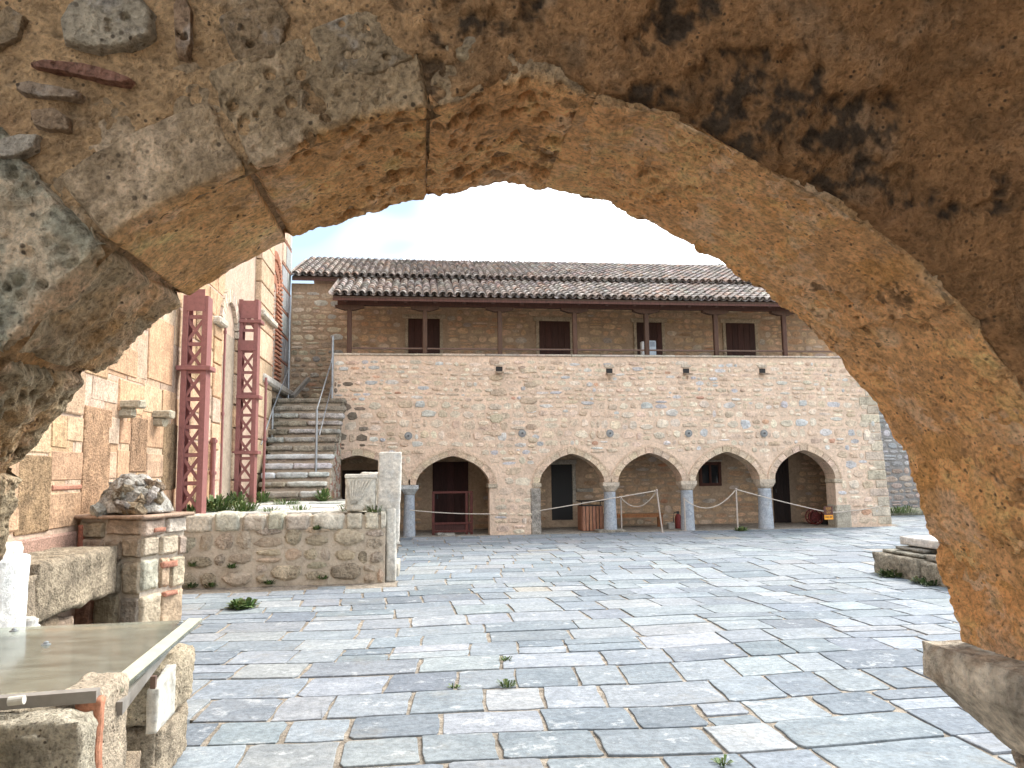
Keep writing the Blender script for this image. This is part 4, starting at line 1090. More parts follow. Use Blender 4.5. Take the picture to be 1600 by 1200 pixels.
# corbels, pink plaster skirting
for px, py in ((195, 640), (246, 655)):
    y, z = W(px - 6, py)
    mb = MB(); mb.box((CX - .05, y - .10, z + .02), (CX + .26, y + .12, z + .12), (0.42, 0.37, 0.28), .015, rng, .008); mb.box((CX - .05, y - .08, z - .10), (CX + .17, y + .10, z + .018), (0.42, 0.37, 0.28), .03, rng, .01)
    mb.build('corbel', MAT['ashlar'], church)
MB().box((CX - .05, 4.0, 0.86), (CX + .045, 12.0, 1.06), (0.50, 0.32, 0.25), .03, rng, .01).build('plaster_skirting', MAT['plaster'], church)
rock('plinth_stone', boxfn((-3.76, 7.0, 0.42), (-3.15, 8.75, 0.93)), (16, 50, 18), 'old_stone', church, (0.40, 0.33, 0.24), 0.025, 301, .5, .3, .8)
rock('plinth_stone', boxfn((-3.76, 4.6, 0.35), (-3.10, 6.9, 0.86)), (16, 50, 18), 'old_stone', church, (0.38, 0.31, 0.23), 0.025, 305, .5, .35, .8)
for k in range(16):
    y = 6.4 + (k % 6) * .42 + rng.uniform(-.1, .1); z = -.55 + (k // 6) * .34
    rock('footing_stone', boxfn((-3.76, y, z), (-3.2 + rng.uniform(-.1, .05), y + rng.uniform(.25, .4), z + rng.uniform(.18, .3))), (6, 6, 5), 'old_stone', church, jitc((0.36, 0.28, 0.20), rng), .03, 310 + k, 0, .3, .8)

# ---------------------------------------------------------------- red steel trusses
RED = (0.265, 0.110, 0.102)
def truss(label, xl, xr, y, z0, z1, panel, bands, plates):
    t_ = thing('steel_truss', label, 'steel truss', ((xl + xr) / 2, y, z0), 'red steel trusses shoring the church wall')
    D = .24; cwd = .085
    for xx in (xl + cwd / 2, xr - cwd / 2):
        for yy in (y, y + D):
            c0 = MB().box((xx - cwd / 2, yy - .012, z0), (xx + cwd / 2, yy + .012, z1), RED).build('chord', MAT['painted_steel'], t_)
            if yy == y:
                mb = MB(); z = z0 + .06
                while z < z1: mb.tube([(xx, yy - .012, z), (xx, yy - .022, z)], .010, 6, RED); z += .115
                tag(mb.build('rivets', MAT['painted_steel'], c0), kind='stuff')
        sx = xl + .006 if xx < (xl + xr) / 2 else xr - .006
        MB().box((sx - .006, y + .0125, z0), (sx + .006, y + D - .0125, z1), RED).build('side_plate', MAT['painted_steel'], t_)
    z = z0 + .04
    while z + panel < z1 - .05:
        zt = z + panel
        if not any(p0 < (z + zt) / 2 < p1 for p0, p1 in plates):
            a, b = xl + cwd * .8, xr - cwd * .8
            MB().bar((a, y + .020, z + .04), (b, y + .020, zt - .04), .05, .012, RED, (0, 1, 0)).build('brace', MAT['painted_steel'], t_)
            MB().bar((b, y + .034, z + .04), (a, y + .034, zt - .04), .05, .012, RED, (0, 1, 0)).build('brace', MAT['painted_steel'], t_)
        MB().box((xl + cwd, y + .0125, zt - .03), (xr - cwd, y + .03, zt + .03), RED).build('batten', MAT['painted_steel'], t_)
        z = zt
    for p0, p1 in plates: MB().box((xl + .05, y - .026, p0), (xr - .05, y - .0125, p1), RED).build('gusset_plate', MAT['painted_steel'], t_)
    for bz in bands: MB().box((xl - .07, y - .05, bz - .035), (xr + .07, y + D + .05, bz + .035), RED, .006).build('clamp_band', MAT['painted_steel'], t_)
    return t_
T1Y = 12.30
a, b = at(277, 740, 1, T1Y).x, at(317, 740, 1, T1Y).x
truss('near red riveted steel truss standing left of the arched niche', a, b, T1Y, 1.06, at(305, 462, 1, T1Y).z, .43, [at(300, 575, 1, T1Y).z], [(at(300, 486, 1, T1Y).z, at(300, 462, 1, T1Y).z + .1)])
T2Y = 16.2
a, b = at(369, 640, 1, T2Y).x, at(400, 640, 1, T2Y).x
zz = lambda py: at(385, py, 1, T2Y).z
truss('far red riveted steel truss beside the foot of the stair', a, b, T2Y, 1.06, zz(468), .44, [zz(502), zz(620), zz(707)], [(zz(498), zz(470)), (zz(548), zz(532))])
def pole(name, label, px, pt, pb, y, r, col=RED):
    p0, p1 = at(px, pb, 1, y), at(px + 1, pt, 1, y); t_ = thing(name, label, 'pole', (p0.x, y, 1.06))
    MB().tube([(p0.x, y, 1.05), (p0.x, y, p1.z)], r, 10, col).build('tube', MAT['painted_steel'], t_)
    MB().box((p0.x - r * 2, y - r * 2, 1.05), (p0.x + r * 2, y + r * 2, 1.075), col).build('foot_plate', MAT['painted_steel'], t_)
    for k in (.5, .95): MB().tube([(p0.x, y, 1.06 + (p1.z - 1.06) * k - .03), (p0.x, y, 1.06 + (p1.z - 1.06) * k + .03)], r * 1.5, 10, col).build('collar', MAT['painted_steel'], t_)
pole('red_pole', 'thick short red pole standing between the two red trusses', 331, 684, 780, 14.3, .045)
pole('red_pole', 'thin tall red pole at the arched niche behind the short pole', 344, 505, 778, 15.0, .022)
pole('red_pole', 'thin red pole at the left foot of the stair', 411, 590, 785, 17.2, .028)

# ================================================================== TERRACE, LOW WALL
LW = 12.1; TZ0 = 1.06
terrace = tag(bpy.data.objects.new('terrace', None), 'raised terrace of worn white slabs in front of the stair', kind='structure'); COL.objects.link(terrace)
MB().box((-3.73, LW + .3, -.3), (-0.62, 17.55, TZ0 - .03), (0.28, 0.24, 0.18)).build('fill', MAT['soil'], terrace)
MB().box((-3.73, 17.55, -.3), (-1.95, FY - .01, TZ0 - .03), (0.28, 0.24, 0.18)).build('fill', MAT['soil'], terrace)
y = LW + .32
while y < 17.5:
    h = rng.uniform(.5, .9); x = -3.66 + rng.uniform(0, .2)
    while x < -.75:
        w = rng.uniform(.5, .95); e = min(x + w, -.66)
        if e - x > .2 and not (y > 15.2 and x > -1.6): MB().box((x + .02, y + .02, TZ0 - .07), (e - .02, y + h - .03, TZ0 + rng.uniform(-.012, .012)), jitc((0.55, 0.54, 0.50), rng), .012, rng, .012).build('slab', MAT['marble'], terrace)
        x = e
        if e >= -.67: break
    y += h
lw = thing('low_wall', 'low rubble retaining wall holding the grassy terrace', 'wall', (-2, LW, 0))
mb = MB(); lm = mb.box((-3.70, LW + .005, -.15), (-.50, LW + .5, TZ0 - .05), (0.47, 0.40, 0.315)).build('mortar_core', MAT['mortar'], lw)
for c in courses(-3.68, -.50, .0, .84, rng, (.15, .34), (.16, .50), .015, .05):
    x0, x1, z0, z1 = c
    cc = jitc(rng.choice([(0.46, 0.39, 0.30), (0.52, 0.44, 0.345), (0.40, 0.33, 0.25), (0.52, 0.42, 0.31)]), rng, .15)
    MB().stone(blob(x0, x1, z0, z1, rng, rng.choice((7, 8, 9, 10)), rng.choice((2.3, 3, 4)), .13), (0, LW + .005, 0), X, Z, -Y, rng, rng.uniform(.012, .05), .03, .035, cc, .4).build('stone', MAT['old_stone' if rng.random() < .35 else 'rubble_stone'], lm)
x = -3.69
while x < -.52:
    w = rng.uniform(.22, .55); e = min(x + w, -.47)
    if e - x < .1: break
    rock('coping_stone', boxfn((x, LW - .05, .80), (e - .02, LW + .5, TZ0 + rng.uniform(-.02, .03))), (10, 8, 7), 'ashlar', lm, jitc((0.52, 0.47, 0.39), rng, .15), .028, rng.randrange(9999), 0, .25, 1.4); x = e
# marble pieces on and beside the wall
t_ = thing('marble_post', 'tall slender white marble post at the right end of the low wall', 'marble post', (-.45, 12.35, 0))
rock('shaft', lambda V: np.stack([-.655 + V[:, 0] * (.36 - .06 * (V[:, 2] < .0)) + .04 * V[:, 2] - .0, 12.22 + V[:, 1] * .2, .55 + V[:, 2] * (1.98 - .55)], 1), (12, 7, 44), 'marble', t_, (0.60, 0.57, 0.51), .012, 411, .15, .12, 1.6)
rock('foot', boxfn((-.49, 12.18, -.02), (-.34, 12.62, 1.10)), (6, 14, 36), 'marble', t_, (0.58, 0.55, 0.49), .012, 412, .1, .15, 1.6)
p = at(540, 806, 1, 12.35); q = at(590, 742, 1, 12.35)
t_ = thing('marble_block', 'carved white marble block standing on the low wall beside the post', 'marble block', ((p.x + q.x) / 2, 12.35, TZ0))
rock('body', boxfn((p.x, 12.22, TZ0 + .01), (q.x - .02, 12.50, q.z)), (14, 9, 18), 'marble', t_, (0.58, 0.55, 0.48), .014, 421, .2, .15, 1.6)
MB().box((p.x - .012, 12.20, q.z - .05), (q.x - .0, 12.52, q.z + .015), (0.60, 0.57, 0.50), .012, rng, .006).build('top_moulding', MAT['marble'], t_)
mb = MB()
for k in range(7):
    f = k / 6; mb.bar((p.x + .1 + f * .08, 12.208, TZ0 + .12), (p.x + .06 + f * .34, 12.208, q.z - .07), .022, .022, (0.56, 0.53, 0.46), (0, 1, 0))
mb.build('carved_flutes', MAT['marble'], t_)
p = at(575, 738, 1, 12.9)
tag(rock('marble_fragment', boxfn((p.x - .12, 12.75, TZ0 - .02), (p.x + .2, 13.05, p.z)), (8, 8, 14), 'marble', None, (0.52, 0.49, 0.43), .02, 431, .2, .2, 1.5), 'broken pale marble lump half hidden behind the carved block', 'marble lump')
p = at(1005 / 2 + 20, 788, 2, TZ0)
tag(rock('marble_fragment', lambda V: np.stack([-1.62 + V[:, 0] * .62, 14.2 + V[:, 1] * .5 , TZ0 - .03 + V[:, 2] * (.03 + .12 * V[:, 0])], 1), (14, 10, 5), 'marble', None, (0.60, 0.58, 0.53), .012, 436, .1, .1, 1.5), 'flat wedge of white marble lying on the terrace edge', 'marble slab')
tag(rock('kerb_stone', boxfn((-.46, 12.7, -.03), (-.30, 13.6, .20)), (6, 14, 6), 'ashlar', None, (0.46, 0.42, 0.35), .015, 441, .2, .2, 1.4), 'small weathered kerb stone behind the foot of the marble post', 'stone')

# ================================================================== STAIR
stair = thing('stone_staircase', 'worn grey stone staircase climbing beside the church to the gallery', 'staircase', (-2.6, 18.5, TZ0))
NS = 12; S0, S1 = 17.5, 20.3; SZ1 = 3.58
def sxl(k): return -3.50 - .018 * k
def sxr(k): return -2.06 + .022 * k if k < NS - 1 else -1.86
for k in range(NS):
    z0 = TZ0 + (SZ1 - TZ0) * k / NS; z1 = TZ0 + (SZ1 - TZ0) * (k + 1) / NS; ya_ = S0 + (S1 - S0) * k / NS
    yb_ = ya_ + (.42 if k < NS - 1 else 2.4); x0, x1 = sxl(k), sxr(k)
    n = rng.choice((1, 2, 2, 3)); cuts = sorted([x0] + [x0 + (x1 - x0) * ((i + 1) / n + rng.uniform(-.12, .12)) for i in range(n - 1)] + [x1])
    for a, b in zip(cuts[:-1], cuts[1:]):
        cl = jitc(rng.choice([(0.47, 0.45, 0.41), (0.38, 0.34, 0.28), (0.50, 0.49, 0.46), (0.33, 0.29, 0.23)]) if k not in (2, 3, 4) else (0.54, 0.55, 0.55), rng, .1)
        rock('tread', boxfn((a + .004, ya_, z1 - rng.uniform(.10, .14)), (b - .004, yb_, z1)), (16, 8, 5), 'marble' if k < 5 else 'old_stone', stair, cl, .022, rng.randrange(9999), .1, .4, 1.6)
    n = 3; cuts = [x0 + .03 + (x1 - x0 - .05) * i / n for i in range(n + 1)]
    for a, b in zip(cuts[:-1], cuts[1:]): rock('riser_stone', boxfn((a + .01, ya_ + .035, z0 - .0), (b - .01, ya_ + .3, z1 - .11)), (8, 3, 3), 'old_stone', stair, jitc((0.33, 0.28, 0.21), rng, .2), .018, rng.randrange(9999), .2, .5, 1.6)
# side wall of the stair: small stones and bricks
m = MB(); P = [(S0 + .06, TZ0 - .1)] + [(S0 + (S1 - S0) * k / NS + .06, TZ0 + (SZ1 - TZ0) * (k + 1) / NS - .13) for k in range(NS)] + [(FY - .005, SZ1 - .13), (FY - .005, TZ0 - .1)]
for xx in (-2.00,): m.add([(xx, y, z) for y, z in P] + [(-3.45, y, z) for y, z in P], [tuple(range(len(P))), tuple(range(2 * len(P) - 1, len(P) - 1, -1))] + [(i, (i + 1) % len(P), len(P) + (i + 1) % len(P), len(P) + i) for i in range(len(P))], (0.30, 0.24, 0.18))
core = m.build('core', MAT['mortar'], stair)
for k in range(NS):
    yy = S0 + (S1 - S0) * k / NS; top = TZ0 + (SZ1 - TZ0) * (k + 1) / NS - .14; z = TZ0
    while z < top - .05:
        h = rng.uniform(.09, .2); h = min(h, top - z)
        MB().box((-2.05, yy + .07, z + .01), (-1.985, yy + .29, z + h - .01), jitc(rng.choice([(0.40, 0.34, 0.27), (0.33, 0.17, 0.12), (0.45, 0.40, 0.33)]), rng, .2), .015, rng, .008).build('side_stone', MAT['rubble_stone'], core); z += h
MB().box((-3.45, 20.6, 3.3), (-2.26, BY - .01, 3.52), (0.32, 0.28, 0.22)).build('landing', MAT['mortar'], stair)
# timber brace lying on the landing
tag(MB().bar(at(457, 620, 1, 21.6), at(482, 592, 1, 22.4), .10, .10, (0.26, 0.24, 0.21)).build('timber_beam', MAT['wood']), 'grey weathered timber leaning against the dark wall above the stair', 'beam')
# handrails
def rail(label, posts, rails):
    t_ = thing('handrail', label, 'handrail', (posts[0][0], posts[0][1], posts[0][2]))
    for (x, y, z0, z1, r) in posts: MB().tube([(x, y, z0), (x, y, z1)], r, 10, (.3, .3, .3)).build('post', MAT['steel'], t_)
    for pts in rails: MB().tube(pts, .017, 8, (.4, .4, .4)).build('rail', MAT['steel'], t_)
def pp(px, py, y): p = at(px, py, 1, y); return (p.x, p.y, p.z)
a = pp(495, 640, 18.2); a2 = pp(495, 772, 18.2); b = pp(520, 525, 20.4); b2 = pp(520, 625, 20.4)
rail('galvanised handrail along the open right side of the stair', [(a[0], 18.2, a2[2], a[2], .03), (b[0], 20.4, b2[2], b[2], .035)],
     [[a, pp(517, 568, 20.3), pp(519, 558, 20.35)], [pp(499, 680, 18.3), pp(519, 600, 20.3)]])
c_ = pp(426, 640, 19.2); c2 = pp(426, 712, 19.2); d_ = pp(453, 488, 21.6); d2 = pp(453, 628, 20.6)
rail('galvanised handrail on the church side of the stair', [(c_[0], 19.2, c2[2], c_[2], .028), (d_[0], 21.6, 3.55, d_[2], .035)],
     [[pp(408, 695, 18.1), c_, pp(451, 577, 21.4)]])

# ================================================================== PIER, PIT RUINS, GLASS
pier = thing('masonry_pier', 'squat stone and brick pier with a rough conical mortar cap', 'pier', (-3.05, 9.1, 0))
ang = rad(-24.0); MR = [[cos(ang), -sin(ang), 0], [sin(ang), cos(ang), 0], [0, 0, 1]]; MRm = Matrix(MR)
PC = Vector((-3.17, 9.20, 0))
def pbox(lo, hi): # local box to world rows of the pier
    lo, hi = np.array(lo), np.array(hi)
    return lambda V: (lo + V * (hi - lo)) @ np.array(MR).T + np.array(PC)
HX, HY = .43, .34
mc = mesh_obj('core', *(lambda b: (b.v, b.f))(MB().box((-HX + .02, -HY + .02, -.5), (HX - .02, HY - .02, 1.20), M=None)), MAT['mortar'], None, (0.45, 0.39, 0.32), False, (0, 0, 0))
mc.matrix_world = Matrix.Translation(PC) @ MRm.to_4x4()
mc.parent = pier; mc.matrix_parent_inverse = parent_inv(pier)
rows = [(-.45, -.05), (-.03, .38), (.41, .74), (.77, .98), (1.0, 1.18)]
for ri, (z0, z1) in enumerate(rows):
    for side in ('front', 'right'):
        hw = HX if side == 'front' else HY; cuts = [-hw]
        while cuts[-1] < hw - .12: cuts.append(min(hw, cuts[-1] + rng.uniform(.16, .42)))
        cuts[-1] = hw
        for i, (a, b) in enumerate(zip(cuts[:-1], cuts[1:])):
            br = (b - a) < .11
            cl = (0.42, 0.24, 0.17) if rng.random() < .06 else rng.choice([(0.42, 0.34, 0.25), (0.38, 0.33, 0.26)]) if side == 'front' else rng.choice([(0.60, 0.49, 0.37), (0.60, 0.54, 0.45), (0.56, 0.42, 0.30)])  # sun and shade painted in: darker front stones, paler right-hand stones
            jz = rng.uniform(-.02, .02)
            if side == 'front': fn = pbox((a + .012, -HY - rng.uniform(.005, .03), z0 + jz), (b - .012, -HY + .1, z1 + jz))
            else: fn = pbox((HX - .1, a + .012, z0 + jz), (HX + rng.uniform(.005, .03), b - .012, z1 + jz))
            rock('stone', fn, (12, 4, 12) if side == 'front' else (4, 12, 12), 'rubble_stone', pier, jitc(cl, rng), .016, rng.randrange(9999), .3, .3 if side == 'front' else .1, 1.6)
for (x0, x1, z0, z1) in ((-.395, -.345, .86, 1.13), (-.06, 0.0, .58, .80), (.02, .10, .47, .50)):
    rock('brick', pbox((x0, -HY - .045, z0), (x1, -HY + .06, z1)), (4, 4, 8), 'brick', pier, (0.34, 0.13, 0.085), .006, rng.randrange(999), 0, .1, 1.6)
for (y0, y1, z0, z1) in ((-.05, .18, .64, .71), (-.2, -.02, 1.04, 1.09), (.0, .2, .33, .38)):
    rock('brick', pbox((HX - .05, y0, z0), (HX + .04, y1, z1)), (4, 8, 4), 'brick', pier, (0.40, 0.19, 0.13), .006, rng.randrange(999), 0, .1, 1.6)
rock('brick_ledge', pbox((-HX - .07, -HY - .07, 1.19), (HX + .07, HY + .07, 1.235)), (26, 26, 3), 'brick', pier, (0.37, 0.26, 0.19), .014, 505, .1, .35, 1.6)
def capcone(V):
    a, b = V[:, 0] * 2 - 1, V[:, 1] * 2 - 1; z = V[:, 2]
    k = 1 - .50 * z ** 1.6; x = a * np.sqrt(1 - .38 * b * b) * HX * .98 * k - .02 * z; y = b * np.sqrt(1 - .38 * a * a) * HY * 1.0 * k
    return np.stack([x, y, 1.225 + z * .44 - .10 * z * (np.abs(a) ** 2)], 1) @ np.array(MR).T + np.array(PC)
rock('mortar_cap', capcone, (36, 36, 24), 'old_stone', pier, (0.50, 0.47, 0.42), .045, 511, .4, .25, 1.3, ((0.52, 0.49, 0.43), .5))
for k in range(11):
    f = rng.random(); an = rng.uniform(-2.3, .6); rr_ = (.42 - .26 * f); dx, dy_ = cos(an) * rr_, sin(an) * rr_ * .9; dz = 1.26 + .38 * f
    M_ = np.array((MRm @ Matrix.Rotation(rng.uniform(-.9, .9), 3, 'Y') @ Matrix.Rotation(rng.uniform(-.9, .9), 3, 'X')).to_3x3()); ctr = np.array(PC + MRm @ Vector((dx, dy_, dz)))
    sz = np.array([rng.uniform(.12, .24), rng.uniform(.10, .2), rng.uniform(.07, .13)])
    rock('cap_stone', lambda V, M_=M_, ctr=ctr, sz=sz: ((V - .5) * sz) @ M_.T + ctr, (9, 9, 6), 'old_stone', pier, jitc(rng.choice([(0.40, 0.37, 0.33), (0.36, 0.28, 0.20), (0.46, 0.43, 0.38)]), rng, .15), .030, 530 + k, 0, .3, 1.5)

ruin = thing('ruined_pit_wall', 'broken stone and brick wall round the sunken pit at lower left', 'ruin', (-1.6, 4, -.5))
def rk(name, lo, hi, res, col, seed, amp=.018, pit=.7, stain=.35, mat='porous', rz=0.0, par=None, fs=1.4):
    M_ = [[cos(rz), -sin(rz), 0], [sin(rz), cos(rz), 0], [0, 0, 1]]
    return rock(name, boxfn(lo, hi, M_), res, mat, par or ruin, col, amp, seed, pit, stain, fs)
f0 = at(190, 1104, 1, 3.02)
rk('block', (-2.25, 2.90, .20), (-1.140, 3.06, f0.z - .005), (90, 14, 44), (0.54, 0.49, 0.39), 601, .018, .8, .5)
rk('block', (-2.25, 3.07, .20), (-1.30, 3.36, f0.z - .015), (70, 22, 36), (0.50, 0.43, 0.32), 607, .016, .6, .4)
rk('block', (-2.25, 2.88, -.40), (-1.16, 3.35, .18), (70, 30, 36), (0.58, 0.50, 0.39), 602, .016, .6, .22)
rk('brick', (-1.235, 3.065, .36), (-1.142, 3.115, f0.z + .020), (10, 6, 30), (0.40, 0.19, 0.12), 603, .008, .1, .1, 'brick')
rk('block', (-1.33, 3.125, .46), (-1.165, 3.42, f0.z + .03), (18, 32, 30), (0.58, 0.49, 0.38), 604, .016, .5, .2)
rk('block', (-1.33, 3.07, .17), (-1.185, 3.42, .44), (18, 36, 26), (0.58, 0.46, 0.35), 605, .016, .4, .2)
rk('brick', (-1.33, 3.07, .04), (-1.19, 3.40, .15), (14, 30, 12), (0.46, 0.27, 0.19), 606, .012, .2, .2)
g0, g1 = at(229, 1078, 1, 3.45), at(259, 1056, 1, 3.75)
gb = at(229, 1150, 1, 3.45).z
pl = thing('marble_plaque', 'upright thin white marble plate set against the pit wall', 'marble plate', (g0.x + .05, 3.6, .3))
dv = Vector((g1.x - g0.x, .30, 0)); ln = dv.length; dv.normalize(); nv = Vector((dv.y, -dv.x, 0))
rock('plate', lambda V: np.array([g0.x, 3.45, 0]) + (V[:, :1] * ln) * np.array(dv) + (V[:, 1:2] * .045) * np.array(nv) + np.stack([0 * V[:, 0], 0 * V[:, 0], gb + V[:, 2] * (g0.z - gb + .035 * V[:, 0])], 1), (22, 4, 26), 'marble', pl, (0.55, 0.54, 0.49), .006, 611, .1, .2, 1.5)
MB().bar((g0.x + .02, 3.47, g0.z + .0), (g0.x + .02, 3.47, g0.z + .05), .02, .02, (0.14, 0.09, 0.07)).build('iron_pin', MAT['plain'], pl)
d0, d1 = at(262, 1020, 1, 4.5), at(318, 1014, 1, 4.85)
rk('block', (-1.86, 4.40, .34), (-1.325, 4.98, d1.z + .01), (44, 44, 32), (0.52, 0.44, 0.325), 621, .022, .8, .35)
rk('block', (-1.86, 4.42, .02), (-1.345, 4.98, .33), (44, 44, 26), (0.48, 0.40, 0.30), 622, .022, .7, .4)
rk('block', (-1.86, 4.42, -.68), (-1.41, 5.1, .0), (36, 50, 34), (0.42, 0.34, 0.245), 623, .032, .6, .45)
rk('block', (-1.62, 3.55, -.66), (-1.40, 4.3, -.16), (14, 30, 24), (0.34, 0.26, 0.19), 624, .02, .4, .45)
rk('brick', (-1.60, 3.5, -.14), (-1.36, 4.2, -.04), (14, 30, 6), (0.36, 0.17, 0.11), 625, .01, .1, .2, 'brick')
rk('block', (-1.64, 3.5, -.02), (-1.36, 4.2, .30), (14, 30, 20), (0.38, 0.30, 0.22), 626, .02, .4, .4)
rk('block', (-2.7, 5.0, .05), (-1.75, 5.4, .62), (40, 16, 26), (0.40, 0.33, 0.25), 627, .02, .5, .35)
rk('block', (-3.3, 4.6, -.1), (-2.75, 5.2, .5), (26, 22, 26), (0.40, 0.33, 0.25), 628, .02, .5, .35)
# glass cover
gz = .80
pc = [at(-130, 1098, 2, gz), at(190, 1083, 2, gz), at(316, 972, 2, gz), at(-60, 988, 2, gz)]
gt = thing('glass_cover', 'dusty tilted glass sheet covering the pit on grey metal supports', 'glass panel', (-1.7, 4.0, gz))
def sheet(c4, th_, name, mat, col, par):
    m_ = MB(); m_.add([(p.x, p.y, p.z) for p in c4] + [(p.x, p.y, p.z + th_) for p in c4], [(3, 2, 1, 0), (4, 5, 6, 7), (0, 1, 5, 4), (1, 2, 6, 5), (2, 3, 7, 6), (3, 0, 4, 7)], col); return m_.build(name, MAT[mat], par)
sheet(pc, .016, 'pane', 'dusty_glass', (.5, .5, .5), gt)
def lerp4(a, b, w0, c, d_, z): # strip along the right edge of the pane
    o = [a.copy(), b.copy(), c.copy(), d_.copy()]
    for q in o: q.z = z
    return o
r0, r1 = pc[1], pc[2]
inn = Vector((-.075, 0, 0))
sheet(lerp4(r0 + inn, r0 + inn * .05, 0, r1 + inn * .05, r1 + inn, gz + .0175), .006, 'edge_strip', 'glass_strip', (0.52, 0.52, 0.42), gt)
for px, py in ((22, 985), (283, 974), (142, 1081), (72, 1006)):
    p = at(px, py, 2, gz + .02)
    mb = MB(); mb.lathe((p.x, p.y, gz + .014), [(.022, 0), (.022, .006), (.012, .008), (.012, .016), (.004, .02)], 12, (0.07, 0.065, 0.06)); mb.build('knob', MAT['steel'], gt)
b0_, b1_ = at(-40, 1108, 1, 3.05), at(153, 1093, 1, 3.09)
MB().bar((b0_.x, 3.05, f0.z + .022), (b1_.x, 3.09, f0.z + .026), .05, .042, (0.24, 0.225, 0.205)).build('support_bar', MAT['plain'], gt)
MB().bar((b1_.x + .0, 3.28, gz - .05), (pc[2].x - .12, 4.7, gz - .045), .04, .05, (0.24, 0.225, 0.205)).build('support_bar', MAT['plain'], gt)
MB().tube([at(14, 1096, 1, 3.0), at(38, 1093, 1, 3.0)], .016, 12, (0.58, 0.57, 0.52)).build('pipe_clip', MAT['plain'], gt)
MB().bar((-2.2, 3.5, -.3), (-2.2, 3.5, gz - .08), .05, .05, (0.24, 0.225, 0.205)).build('support_leg', MAT['plain'], gt)
# marble column stump behind the glass
t_ = thing('marble_stump', 'white marble column stump standing at the left edge behind the glass', 'column stump', (-2.75, 5.45, -.6))
p = at(37, 930, 1, 5.45)
def stumpfn(V):
    a, b = V[:, 0] * 2 - 1, V[:, 1] * 2 - 1; x = a * np.sqrt(1 - b * b / 2); y = b * np.sqrt(1 - a * a / 2); r = .22 + .01 * sst(.8, 1, V[:, 2])
    zt = at(10, 868, 1, 5.45).z
    return np.stack([p.x - .22 + x * r, 5.45 + y * r, -.6 + V[:, 2] * (zt + .6)], 1)
rock('shaft', stumpfn, (22, 22, 60), 'marble', t_, (0.66, 0.68, 0.68), .008, 641, .1, .0, 1.4)
rock('broken_top', lambda V: stumpfn(np.stack([V[:, 0] * .8 + .05, V[:, 1] * .8 + .1, .97 + V[:, 2] * .07], 1)), (16, 16, 4), 'marble', t_, (0.62, 0.56, 0.50), .02, 643, .3, .0, 1.6)
p = at(42, 968, 1, 6.3)
t_ = thing('marble_cylinder', 'small white marble cylinder beside the tall stump', 'marble cylinder', (p.x, 6.3, -.2))
MB().lathe((p.x, 6.3, -.2), [(.09, 0), (.09, p.z + .2 - .05), (.075, p.z + .2 - .04), (.075, p.z + .2)], 18, (0.58, 0.56, 0.52)).build('body', MAT['marble'], t_, False)
MB().lathe((p.x, 6.3, -.2), [(.06, p.z + .2), (.055, p.z + .215)], 18, (0.50, 0.48, 0.44)).build('rim', MAT['marble'], t_)
tag(rock('rough_boulder', boxfn((-1.75, 2.72, .30), (-1.545, 2.95, at(0, 1062, 1, 2.8).z)), (16, 16, 20), 'old_stone', None, (0.36, 0.35, 0.31), .03, 651, .4, .3, 1.2), 'grey lichen-covered stone cut by the left edge below the glass', 'stone')

# ================================================================== STONE PLATFORM on the right
pf = thing('stone_platform', 'low mossy stone platform with a marble slab on top at right', 'platform', (7.4, 10.9, 0))
pa = at(1392, 900, 2, 0); pb = at(1462, 921, 2, 0)
dy = pa.y - pb.y
rk('base_block', (pa.x + .02, pa.y - 2.6, -.05), (pa.x + 2.2, pa.y - .65, .30), (40, 36, 12), (0.38, 0.34, 0.27), 701, .03, .4, .35, 'old_stone', par=pf, fs=1.3)
rk('base_block', (pa.x, pa.y - .62, -.05), (pa.x + 2.2, pa.y + .5, .32), (40, 24, 12), (0.36, 0.32, 0.25), 702, .03, .4, .4, 'old_stone', par=pf, fs=1.3)
for k, (x0, x1, y0, y1, z0, z1) in enumerate(((.10, .75, -.6, .35, .325, .37), (.8, 1.7, -.5, .4, .33, .385), (.22, .62, -.5, .2, .38, .43), (.1, 1.6, -2.3, -.7, .31, .39), (.66, 1.5, -1.4, .3, .395, .445))):
    rk('thin_slab', (pa.x + x0, pa.y + y0, z0), (pa.x + x1, pa.y + y1, z1), (16, 16, 3), jitc((0.36, 0.33, 0.28), rng, .2), 710 + k, .012, .1, .3, 'old_stone', par=pf, fs=1.4)
rk('marble_slab', (pa.x + .30, pa.y - 1.4, .45), (pa.x + 1.7, pa.y + .2, .58), (30, 30, 8), (0.55, 0.52, 0.48), 720, .014, .1, .1, 'marble', par=pf, fs=1.4)

# ================================================================== FAR WALL behind the right corner
fw = thing('far_wall', 'grey dry-stone wall seen past the right corner of the building', 'wall', (16, 27, 0))
FWY = 26.5
MB().box((12.6, FWY, -.2), (24, FWY + .5, 5.2), (0.27, 0.26, 0.25)).build('core', MAT['mortar'], fw)
mm = MB()
for c in courses(14.6, 22, .0, 5.0, rng, (.16, .34), (.22, .6), .03, .03):
    cl = jitc(rng.choice([(0.40, 0.40, 0.41), (0.46, 0.46, 0.46), (0.33, 0.33, 0.33)]) if c[2] > 1.5 else rng.choice([(0.46, 0.37, 0.31), (0.40, 0.33, 0.28)]), rng)
    q = MB() if c[1] < 18.6 else mm
    q.stone(blob(*c, rng, 8, 3.2, .08), (0, FWY, 0), X, Z, -Y, rng, rng.uniform(.02, .05), .03, .03, cl)
    if q is not mm: q.build('stone', MAT['rubble_stone'], fw)
tag(mm.build('far_stones', MAT['rubble_stone'], fw), kind='stuff')
